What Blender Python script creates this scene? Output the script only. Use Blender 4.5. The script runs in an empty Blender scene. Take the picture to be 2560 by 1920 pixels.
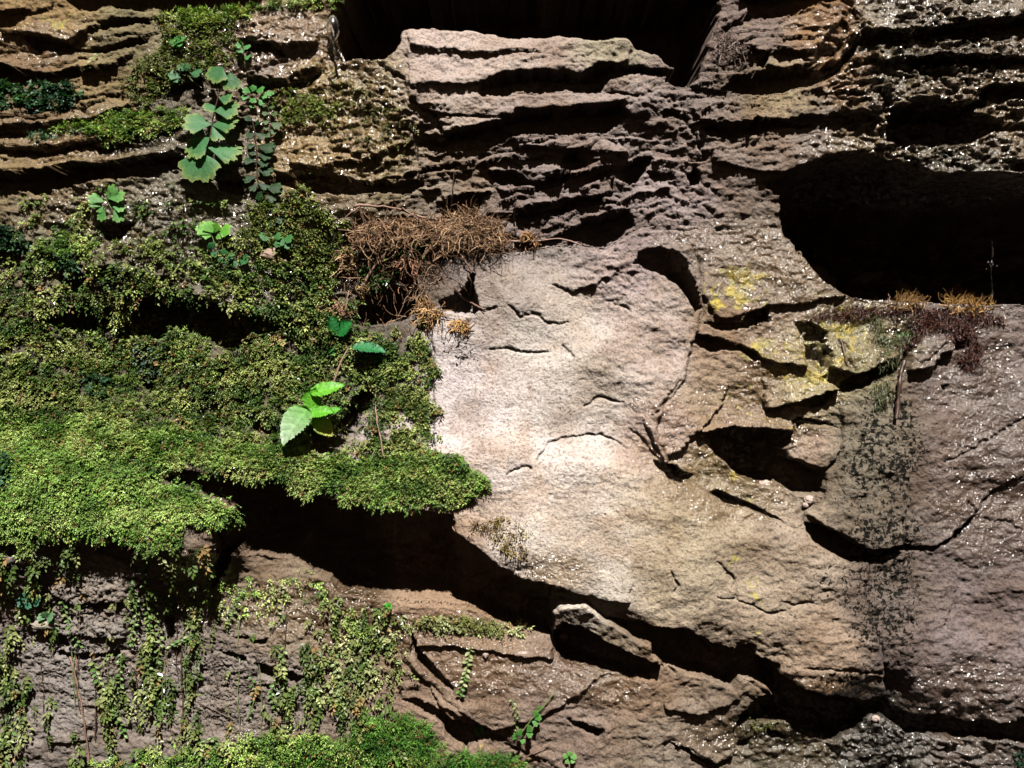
import bpy, math, random
import numpy as np
from math import sin, cos, pi, radians
sc = bpy.context.scene
COL = sc.collection
rng = np.random.default_rng(7)
random.seed(7)

# ---------------------------------------------------------------- camera, light, exposure
S = 0.8 / 2560.0            # metres per picture unit at the wall
DIST = 2400.0               # camera distance in those units
CX, CY, Z0 = 1280.0, 960.0, 1.5
cam_d = bpy.data.cameras.new('camera'); cam = bpy.data.objects.new('camera', cam_d); COL.objects.link(cam)
cam.location = (0, -DIST * S, Z0); cam.rotation_euler = (pi / 2, 0, 0)
cam_d.sensor_width = 36.0; cam_d.lens = 36.0 * DIST / 2560.0
cam_d.clip_start = 0.01; cam_d.clip_end = 200
sc.camera = cam
EL, AZ = 56.0, 6.0          # elevation and sideways turn of the light (from the right)
w = bpy.data.worlds.new('World'); sc.world = w; w.use_nodes = True
nt = w.node_tree; nt.nodes.clear()
sky = nt.nodes.new('ShaderNodeTexSky'); sky.sky_type = 'NISHITA'; sky.sun_disc = False
sky.sun_elevation = radians(EL); sky.sun_rotation = radians(180 - AZ)
bg = nt.nodes.new('ShaderNodeBackground'); bg.inputs[1].default_value = 0.012
wo = nt.nodes.new('ShaderNodeOutputWorld')
wm = nt.nodes.new('ShaderNodeMix'); wm.data_type = 'RGBA'; wm.blend_type = 'MULTIPLY'; wm.inputs[0].default_value = 1; wm.inputs[7].default_value = (1.0, .62, .36, 1)
nt.links.new(sky.outputs[0], wm.inputs[6]); nt.links.new(wm.outputs[2], bg.inputs[0]); nt.links.new(bg.outputs[0], wo.inputs[0])
sd = bpy.data.lights.new('sun', 'SUN'); sd.energy = 5.0; sd.angle = radians(0.6); sd.color = (1.0, 0.955, 0.90)
sun = bpy.data.objects.new('sun', sd); COL.objects.link(sun)
from mathutils import Vector, Matrix
Ldir = Vector((sin(radians(AZ)) * cos(radians(EL)), -cos(radians(AZ)) * cos(radians(EL)), sin(radians(EL))))
sun.rotation_euler = Ldir.to_track_quat('Z', 'Y').to_euler(); sun.location = (0.3, -1.5, 3)
sc.view_settings.view_transform = 'Standard'; sc.view_settings.look = 'None'
sc.view_settings.gamma = 1; sc.view_settings.use_curve_mapping = False
sc.view_settings.exposure = 1.2
sc.render.engine = 'CYCLES'
sc.cycles.max_bounces = 6; sc.cycles.diffuse_bounces = 0; sc.cycles.sample_clamp_indirect = 4
sc.cycles.use_denoising = True

# ---------------------------------------------------------------- helpers: picture frames of reference
FR = {'A': (0, 0, 900 / 2212), 'B': (800, 0, 900 / 2212), 'C': (1660, 0, 900 / 2212),
      'D': (0, 560, 900 / 2196), 'E': (800, 560, 900 / 2196), 'F': (1660, 560, 900 / 2196),
      'G': (0, 1200, 900 / 2074), 'H': (800, 1200, 900 / 2074), 'I': (1660, 1200, 900 / 2074),
      'P': (430, 130, 350 / 1659), 'Q': (640, 740, 360 / 1493), 'R': (820, 480, 420 / 1834),
      'T': (0, 1500, 500 / 2074), 'U': (2050, 620, 510 / 2115), 'S': (0, 0, 1.0)}
def pts(s):
    """'A 1,2 3,4 S 5,6' -> list of points in full picture units"""
    out = []; f = FR['S']
    for tok in s.split():
        if tok in FR: f = FR[tok]
        else:
            x, y = tok.split(','); out.append((f[0] + float(x) * f[2], f[1] + float(y) * f[2]))
    return out

# ---------------------------------------------------------------- noise
def _hash(ix, iy, seed):
    h = (ix.astype(np.int64) * 374761393 + iy.astype(np.int64) * 668265263 + seed * 1442695041) & 0xffffffff
    h = ((h ^ (h >> 13)) * 1274126177) & 0xffffffff
    h = (h ^ (h >> 16)) & 0xffffffff
    return h.astype(np.float32) * np.float32(2 * pi / 4294967296.0)
def perlin(x, y, seed=0):
    x0 = np.floor(x); y0 = np.floor(y); fx = (x - x0).astype(np.float32); fy = (y - y0).astype(np.float32)
    ix = x0.astype(np.int32); iy = y0.astype(np.int32)
    u = fx * fx * fx * (fx * (fx * 6 - 15) + 10); v = fy * fy * fy * (fy * (fy * 6 - 15) + 10)
    def g(dx, dy):
        a = _hash(ix + dx, iy + dy, seed); return np.cos(a) * (fx - dx) + np.sin(a) * (fy - dy)
    a = g(0, 0); b = g(1, 0); c = g(0, 1); d = g(1, 1)
    return ((a + (b - a) * u) + ((c + (d - c) * u) - (a + (b - a) * u)) * v) * 1.5
def fbm(x, y, oct=4, seed=0, gain=0.5):
    s = 0; a = 1.0
    for i in range(oct):
        s = s + a * perlin(x * 2 ** i, y * 2 ** i, seed + i * 17); a *= gain
    return s
def sstep(a, b, x):
    t = np.clip((x - a) / (b - a), 0, 1); return t * t * (3 - 2 * t)
def inpoly(x, y, P):
    P = np.array(P); m = np.zeros(x.shape, bool); n = len(P)
    bb = (x >= P[:, 0].min()) & (x <= P[:, 0].max()) & (y >= P[:, 1].min()) & (y <= P[:, 1].max())
    idx = np.nonzero(bb.ravel())[0]
    if not len(idx): return m
    xx = x.ravel()[idx]; yy = y.ravel()[idx]; r = np.zeros(len(idx), bool)
    for i in range(n):
        x1, y1 = P[i]; x2, y2 = P[(i + 1) % n]
        if y1 == y2: continue
        c = ((y1 > yy) != (y2 > yy)) & (xx < (x2 - x1) * (yy - y1) / (y2 - y1) + x1); r ^= c
    m.ravel()[idx] = r
    return m
def linedist(x, y, P):
    """distance to polyline and position along it 0..1"""
    P = np.array(P); d = np.full(x.shape, 1e9, np.float32); tt = np.zeros(x.shape, np.float32); n = len(P) - 1
    for i in range(n):
        a = P[i]; b = P[i + 1]; ab = b - a; L = (ab ** 2).sum() + 1e-6
        t = np.clip(((x - a[0]) * ab[0] + (y - a[1]) * ab[1]) / L, 0, 1)
        q = np.hypot(x - a[0] - t * ab[0], y - a[1] - t * ab[1])
        s = q < d; d = np.where(s, q, d); tt = np.where(s, (i + t) / n, tt)
    return d, tt
def blur(a, n, axis):
    if n < 1: return a
    for _ in range(2):
        pad = [(0, 0), (0, 0)]; pad[axis] = (n + 1, n)
        c = np.cumsum(np.pad(a, pad, mode='edge'), axis=axis, dtype=np.float64)
        k = 2 * n + 1
        if axis == 0: a = (c[k:] - c[:-k]) / k
        else: a = (c[:, k:] - c[:, :-k]) / k
    return a.astype(np.float32)

# ---------------------------------------------------------------- sampling grid of the rock wall
ST = 2.75
def axis(lo, hi):
    mid = np.arange(-36, hi + 36, ST)
    a = mid[0] - np.cumsum(np.full(22, 12.0)); a2 = a[-1] - np.cumsum(np.full(25, 48.0))
    b = mid[-1] + np.cumsum(np.full(22, 12.0)); b2 = b[-1] + np.cumsum(np.full(25, 48.0))
    return np.concatenate([a2[::-1], a[::-1], mid, b, b2]).astype(np.float32)
ua = axis(0, 2560); va = axis(0, 1920)
U, V = np.meshgrid(ua, va)
NV, NU = U.shape

# large form: depth towards the viewer at chosen spots
CP = """-900,-700,60 -300,-200,-20 600,-200,0 1280,-250,10 2000,-200,10 2860,-200,10 3500,-600,60 -900,2500,60 1280,2400,60 3500,2500,60 -400,1000,60 3000,1000,60
1010,90,20 1030,190,55 1500,130,40 1250,85,-10 1250,150,45 1250,205,60 1450,95,10 1650,180,20 1400,330,35 1400,380,20 1400,500,0 1400,620,-40 1100,420,10 1150,560,0 1700,400,0 1650,560,-10
100,60,10 200,130,25 400,60,20 200,300,30 450,220,30 550,80,10 700,60,0 200,430,55 450,390,50 650,350,20
200,510,10 300,640,40 350,760,20 300,850,-10 100,700,20 550,700,30 300,1000,10 100,1060,50 300,1110,110 100,1200,150 300,1250,150 480,1270,130 150,1310,140 200,1450,60 200,1700,50 200,1900,60 500,1600,30
600,1040,30 700,1080,80 620,1160,110 800,1190,110 1000,1230,110 1000,1150,80 880,1100,40 830,1010,-10 900,900,0 950,760,-20 1030,1000,40 930,640,-10
850,230,0 850,330,20 850,450,45 700,300,10 900,500,30 760,500,20
1130,700,0 1110,850,20 1500,680,10 1300,800,40 1300,1000,70 1120,1000,50 1550,1000,60 1250,1200,120 1120,1230,100 1500,1250,130 1350,1400,150 1700,1450,165 1900,1600,170 2050,1680,165 1700,1300,135 1900,1380,130 2050,1500,140 1650,1100,80 1690,800,30
1800,620,0 1850,720,25 1900,820,40 1830,960,40 2000,900,70 1780,1150,70 1900,1220,80 2030,1060,60 2100,720,40 2200,760,40 2200,950,60 2150,1200,90 2180,1360,110 2400,900,60 2500,760,40 2450,1150,85 2300,1300,95 2480,1450,110 2400,1700,135 2540,1780,140
1850,100,20 1850,190,45 1750,260,15 1900,260,30 1800,340,30 2050,250,40 2050,360,25 2300,60,20 2300,200,30 2450,230,40 2200,280,30 2300,400,30 2500,340,40 2500,420,50 1950,370,30 1880,460,10
1100,1560,40 1100,1640,80 1300,1700,100 1300,1590,60 1550,1720,100 1600,1850,115 1800,1730,100 1900,1660,90 1850,1850,60 2150,1810,40 2350,1850,70 2500,1890,70 700,1480,20 700,1650,50 900,1560,40 950,1720,70 900,1880,60 1150,1880,70 600,1880,60"""
cp = np.array([[float(t) for t in q.split(',')] for q in CP.split()])
cu = np.linspace(ua[0], ua[-1], 300); cv = np.linspace(va[0], va[-1], 240)
gu, gv = np.meshgrid(cu, cv)
sw = np.full(gu.shape, 1e-6); sn = np.full(gu.shape, 1e-6 * 40)
for x, y, d in cp:
    r2 = (gu - x) ** 2 + (gv - y) ** 2
    wt = np.exp(-r2 / (2 * 62 ** 2)) + 1e-3 * np.exp(-r2 / (2 * 220 ** 2)) + 1e-5 * np.exp(-r2 / (2 * 600 ** 2))
    sw += wt; sn += wt * d
Hc = (sn / sw).astype(np.float32)
def bil(A, xs, ys, x, y):
    i = np.clip(np.searchsorted(xs, x) - 1, 0, len(xs) - 2); j = np.clip(np.searchsorted(ys, y) - 1, 0, len(ys) - 2)
    fx = np.clip((x - xs[i]) / (xs[i + 1] - xs[i]), 0, 1); fy = np.clip((y - ys[j]) / (ys[j + 1] - ys[j]), 0, 1)
    if A.ndim == 3: fx = fx[..., None]; fy = fy[..., None]
    return (A[j, i] * (1 - fx) + A[j, i + 1] * fx) * (1 - fy) + (A[j + 1, i] * (1 - fx) + A[j + 1, i + 1] * fx) * fy
H0 = bil(Hc, cu.astype(np.float32), cv.astype(np.float32), U, V).astype(np.float32)
H0 = blur(blur(H0, 6, 0), 6, 1)

def blobs(s, base=0.0):
    """'x,y,rx,ry,weight' list -> field 0..1"""
    f = np.full(U.shape, base, np.float32)
    for t in s.split():
        x, y, rx, ry, wt = [float(q) for q in t.split(',')]
        f = f + wt * np.exp(-(((U - x) / rx) ** 2 + ((V - y) / ry) ** 2))
    return np.clip(f, 0, 1)

# jagged version of the coordinates: edges of stones wander with it
n1 = fbm(U / 46, V / 30, 3, 11); n2 = fbm(U / 46, V / 30, 3, 23)
n3 = fbm(U / 13, V / 10, 2, 31)
UW = U + 5.0 * n2 + 1.5 * n3; VW = V + 5.0 * n1 + 2.2 * n3

# ---------------------------------------------------------------- the rocks the wall is made of
ROCKS = [
 ('rock_ledge', 'olive wet stone ledge in the top left corner above the first dark slot', 'A -3600,-3000 -100,-3000 -100,-60 330,-60 420,45 560,75 640,45 760,60 850,70 930,60 940,150 880,270 700,290 480,310 240,310 100,400 -3600,400'),
 ('rock_ledge', 'long brown stone layer with mossy lower edge left of the big maidenhair fern', 'A -3600,400 100,400 240,310 480,310 700,290 880,270 940,150 980,90 1350,60 1600,30 1640,-60 2050,-60 2130,100 1980,380 1960,470 1880,530 1560,540 1240,560 1120,760 850,850 600,920 300,935 60,935 -3600,900'),
 ('rock_ledge', 'ochre stone layer directly above the widest dark slot on the left', 'A -3600,900 60,935 300,935 600,920 850,850 1120,760 1240,560 1560,540 1480,700 1480,1120 1120,1000 900,1060 520,1110 200,1180 -3600,1180'),
 ('sloping_rock', 'wet green brown slope of rock between the maidenhair ferns and the layered grey stone', 'A 1560,540 1880,530 1960,470 1980,380 B 160,380 440,370 520,500 560,640 720,720 760,860 700,940 640,1110 560,1190 400,1240 640,1330 300,1350 A 1960,1500 1600,1500 1480,1120 1480,700'),
 ('boulder', 'moss carpeted boulder filling the left middle of the wall under the ferns', 'A -3600,1180 200,1180 520,1110 900,1060 1120,1000 1480,1120 1600,1500 1960,1500 S 900,560 1000,600 1090,660 1054,732 1080,830 1085,1130 1160,1170 1180,1260 1130,1287 1060,1278 986,1269 800,1248 697,1199 533,1183 352,1167 100,1100 -1600,1050'),
 ('rock_ledge', 'fern green cushion topped ledge at the lower left, pointed on its right end', 'S -1600,1050 100,1100 352,1167 430,1212 581,1282 538,1313 529,1478 300,1440 100,1380 -1600,1400'),
 ('flaky_rock', 'flaky grey stone face hung with creeping leafy strands at the bottom left', 'S -1600,1400 100,1380 300,1440 529,1478 540,1420 581,1387 738,1400 803,1434 851,1478 990,1500 1010,1560 1000,1650 1090,1730 1250,1850 1400,1920 1400,3400 -1600,3400'),
 ('rock_slab', 'smooth wet brown slab under the long diagonal shadow at the bottom centre', 'S 990,1500 1104,1508 1190,1521 1277,1560 1377,1586 1400,1650 1500,1690 1620,1690 1720,1590 1850,1690 1930,1740 1900,1790 1840,1810 1850,1870 1790,1910 1740,1880 1680,1850 1640,3400 1400,3400 1400,1920 1250,1850 1090,1730 1000,1650 1010,1560'),
 ('rock_hook', 'hook shaped stone knob sticking out of the shadow below the pale boulder', 'H 1330,860 1330,740 1400,705 1530,690 1640,690 1720,700 1660,790 1800,880 1900,920 1975,1050 1900,1065 1700,960 1560,900 1440,850 1360,900'),
 ('boulder', 'big pale pinkish boulder in the centre reaching down to the long diagonal shadow', 'S 1054,732 1090,690 1128,642 1210,630 1330,625 1415,613 1500,630 1560,590 1600,578 1670,572 1720,600 1752,660 1755,775 1740,860 1735,900 1700,985 1650,1050 1640,1100 1700,1190 1773,1226 1860,1250 1970,1310 2011,1320 2029,1347 2129,1404 2172,1404 2165,1500 2200,1600 2210,1690 2215,1740 2159,1755 2050,1745 1990,1725 1942,1690 1880,1650 1834,1635 1773,1620 1725,1590 1660,1585 1590,1560 1512,1545 1464,1499 1386,1465 1299,1448 1247,1418 1190,1370 1138,1335 1130,1287 1180,1260 1160,1170 1085,1130 1080,830'),
 ('rock_block', 'sunlit flat topped grey block under the black hollow at the top centre', 'B 330,380 440,355 490,290 500,190 700,180 1000,210 1300,245 1500,225 1700,235 1910,245 1950,290 2060,340 2190,440 2100,455 1960,420 1700,420 1640,460 1450,470 1130,460 980,530 1000,590 1350,575 1750,570 2000,600 2050,740 1900,730 1830,650 1380,690 1250,690 1160,730 760,860 720,720 560,640 520,500'),
 ('rock_layers', 'crumbly dark grey layered stone between the flat topped block and the dry brown fibres', 'B 760,860 1160,730 1250,690 1380,690 1830,650 1900,730 2050,740 2000,600 2100,455 2190,440 2260,560 2330,700 C 200,900 150,1000 250,1150 60,1300 150,1380 0,1400 B 2100,1380 1930,1400 1750,1530 1560,1500 1380,1510 1100,1540 760,1480 640,1330 400,1240 560,1190 640,1110 700,940'),
 ('rock_block', 'dark brown knobbly block right of the black hollow at the top', 'C -200,-3000 1090,-3000 1090,0 1250,200 1190,270 1100,400 860,545 560,590 340,570 130,560 200,480 270,280 340,100 350,-60'),
 ('sloping_rock', 'mauve brown saddle of rock running from the layered stone up to the ochre ledge', 'C 60,540 340,570 560,590 860,545 1100,400 1190,270 1290,300 1400,700 1360,800 1410,910 1400,980 1050,955 870,1010 640,1130 700,1200 730,1390 500,1400 150,1380 60,1300 250,1150 150,1000 200,900 120,720'),
 ('rock_ledge', 'dripping wet knobbly ledge in the top right corner', 'C 1090,-3000 6000,-3000 6000,130 2212,130 1900,200 1720,220 1400,270 1290,300 1190,270 1250,200 1090,0'),
 ('rock_ledge', 'glistening black and ochre ledge above the dark slot at the right edge', 'C 1290,300 1400,270 1720,220 1900,200 2212,130 6000,130 6000,660 1960,600 1850,680 1500,680 1370,720'),
 ('rock_ledge', 'wet lumpy shelf of rock roofing the large black cavity on the right', 'C 1370,720 1500,680 1850,680 1960,600 6000,660 6000,1500 2212,1300 730,1400 700,1200 640,1130 870,1010 1050,955 1400,980 1410,910 1360,800'),
 ('rock_slab', 'yellow lichened brown rock left of the large black cavity', 'C 730,1400 500,1400 F 0,40 60,100 200,150 230,330 240,560 180,720 120,960 0,1090 -40,1200 60,1400 200,1500 300,1540 250,1610 I 260,60 560,180 740,270 810,250 800,170 930,90 930,0 F 980,1510 850,1470 750,1420 720,1370 780,1290 790,1200 860,1180 1080,1240 1060,1030 1280,960 1440,900 1480,780 1560,680 1700,560 1900,520 6000,560 6000,300 1100,300'),
 ('rock_block', 'small square block beside the black hole in the lichened rock', 'F 720,1370 780,1290 790,1200 860,1180 1080,1240 1080,1320 1060,1400 1060,1440 980,1510 850,1470 750,1420'),
 ('rock_slab', 'broad pinkish grey slab below the large black cavity at the right edge', 'F 6000,560 1900,520 1700,560 1560,680 1480,780 1440,900 1280,960 1060,1030 1080,1240 1080,1320 1060,1400 980,1510 I 930,0 920,110 800,170 810,250 1180,410 1360,380 1560,390 1640,340 1790,200 1900,60 2100,-20 2300,-60 6000,-200'),
 ('rock_slab', 'black stained slab in the lower right corner above the last dark slot', 'I 6000,-200 2300,-60 2100,-20 1900,60 1790,200 1640,340 1560,390 1360,380 1180,440 1165,700 1245,900 1270,1230 1300,1300 1420,1350 1560,1360 1780,1400 6000,1400'),
 ('rock_rubble', 'wet broken stone in the bottom right corner with a black lichen streak', 'I 0,1520 60,1500 200,1600 300,1630 420,1560 400,1420 480,1380 700,1390 850,1480 960,1500 1180,1340 1260,1340 1300,1400 1400,1460 6000,1560 6000,5000 -40,5000'),
]
lab = np.zeros(U.shape, np.int32)
for k, r in enumerate(ROCKS):
    lab[inpoly(UW, VW, pts(r[2]))] = k + 1

# ---------------------------------------------------------------- relief
strata = blobs("150,250,420,230,.6 600,200,220,160,.5 1400,360,420,60,.7 1400,500,330,110,1 1150,470,200,100,1 1850,140,220,110,.7 2300,250,350,200,.22 2300,60,300,80,.2 1750,280,150,60,.5 120,1680,300,200,.12 2300,1840,300,60,.5 400,420,300,60,.5 1400,170,200,40,.4 850,450,150,60,.5")
lumps = blobs("2330,110,260,130,1 2400,250,260,110,1 2350,400,260,50,.9 2150,240,120,90,.6 900,300,170,130,.6 200,640,350,160,.5 600,180,160,120,.5 1640,250,90,90,.25 1480,180,100,30,.3 250,1520,200,130,.5 2250,1850,300,60,.8 1530,690,90,60,.5 1720,470,110,80,.25 1650,450,60,120,.2 900,720,150,80,.5")
flake = blobs("200,1560,220,200,.9 600,1700,220,150,.8 1200,750,150,90,.2 1400,560,300,100,.35 1880,250,200,80,.4 250,500,400,80,.3 1180,1440,300,60,.2 900,300,200,120,.4 2150,1000,300,200,.12", .12)
D = np.zeros(U.shape, np.float32)
D += 12 * fbm(U / 260, V / 200, 2, 41) + 5.5 * fbm(U / 75, V / 55, 3, 43) * (1 - .75 * blobs('1330,1000,250,400,1 1550,1380,300,120,.7'))
# bedding: each layer leans out downwards and breaks back under itself
wv = V + 0.13 * (U - 800) * (U < 1500) + 0.1 * (U - 1500) * (U >= 1500) + 20 * fbm(U / 170, V / 80, 4, 51, .6) + 3.5 * n1
lay = wv / 31.0 + 0.9 * perlin(wv / 80.0, U / 500.0, 57)
fr = lay - np.floor(lay)
lid = np.floor(lay)
amp = 0.35 + 0.9 * np.clip(0.5 + perlin(U / 150.0, lid * 7.3, 59), 0, 1)
lens = sstep(-.15, .4, fbm(U / 105, wv / 34, 3, 58))
D += strata * (19 * amp * lens * fr ** 1.3 + 4 * fr - 6)
lay2 = wv / 12.5 + 0.8 * perlin(wv / 40.0, U / 160.0, 61) + 0.5 * fbm(U / 60, V / 60, 2, 63)
fr2 = lay2 - np.floor(lay2)
D += strata * 4.5 * sstep(-.2, .4, fbm(U / 90, V / 60, 2, 65)) * np.clip(0.6 + 1.2 * perlin(U / 60.0, np.floor(lay2) * 3.7, 67), 0, 1.4) * fr2
D += lumps * (34 * np.abs(perlin(U / 46 + .4 * n1, V / 27 + .3 * n2, 70)) + 15 * np.abs(perlin(U / 26, V / 18, 71)) + 6 * np.abs(perlin(U / 13, V / 10, 73)) + 1.5 * np.abs(perlin(U / 7.5, V / 6.5, 75)))
# conchoidal flakes: cellular plates leaning out
fl = fbm(U / 55, V / 34, 2, 81); fl = fl * 3.0; flf = fl - np.floor(fl)
D += flake * 9 * flf
fl = fbm(U / 24 + 9, V / 15, 2, 83) * 2.6; D += flake * 4 * (fl - np.floor(fl))
smooth = blobs("1330,1000,250,420,1 1150,1000,120,250,.5 1550,1380,300,120,.8 1800,1500,250,120,.5 2450,1100,200,300,.5 1300,1700,250,80,.4 1250,95,180,40,.5")
g = (1 - .7 * smooth)
D += (1 - smooth).clip(.05, 1) * 8 * (.3 - np.abs(perlin(U / 170 + .25 * n1, V / 105 + .25 * n2, 94))) + (1 - smooth).clip(.05, 1) * 4 * (.3 - np.abs(perlin(U / 62 + .3 * n2, V / 40 + .2 * n1, 96)))
D += g * (2.2 * fbm(U / 20, V / 15, 2, 91) + 1.0 * fbm(U / 8.5, V / 7, 1, 93))
D += g * 2.4 * (1 - np.abs(perlin(U / 48 + .3 * n1, V / 26, 95)) * 3).clip(-1, 1) * -.5

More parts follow.
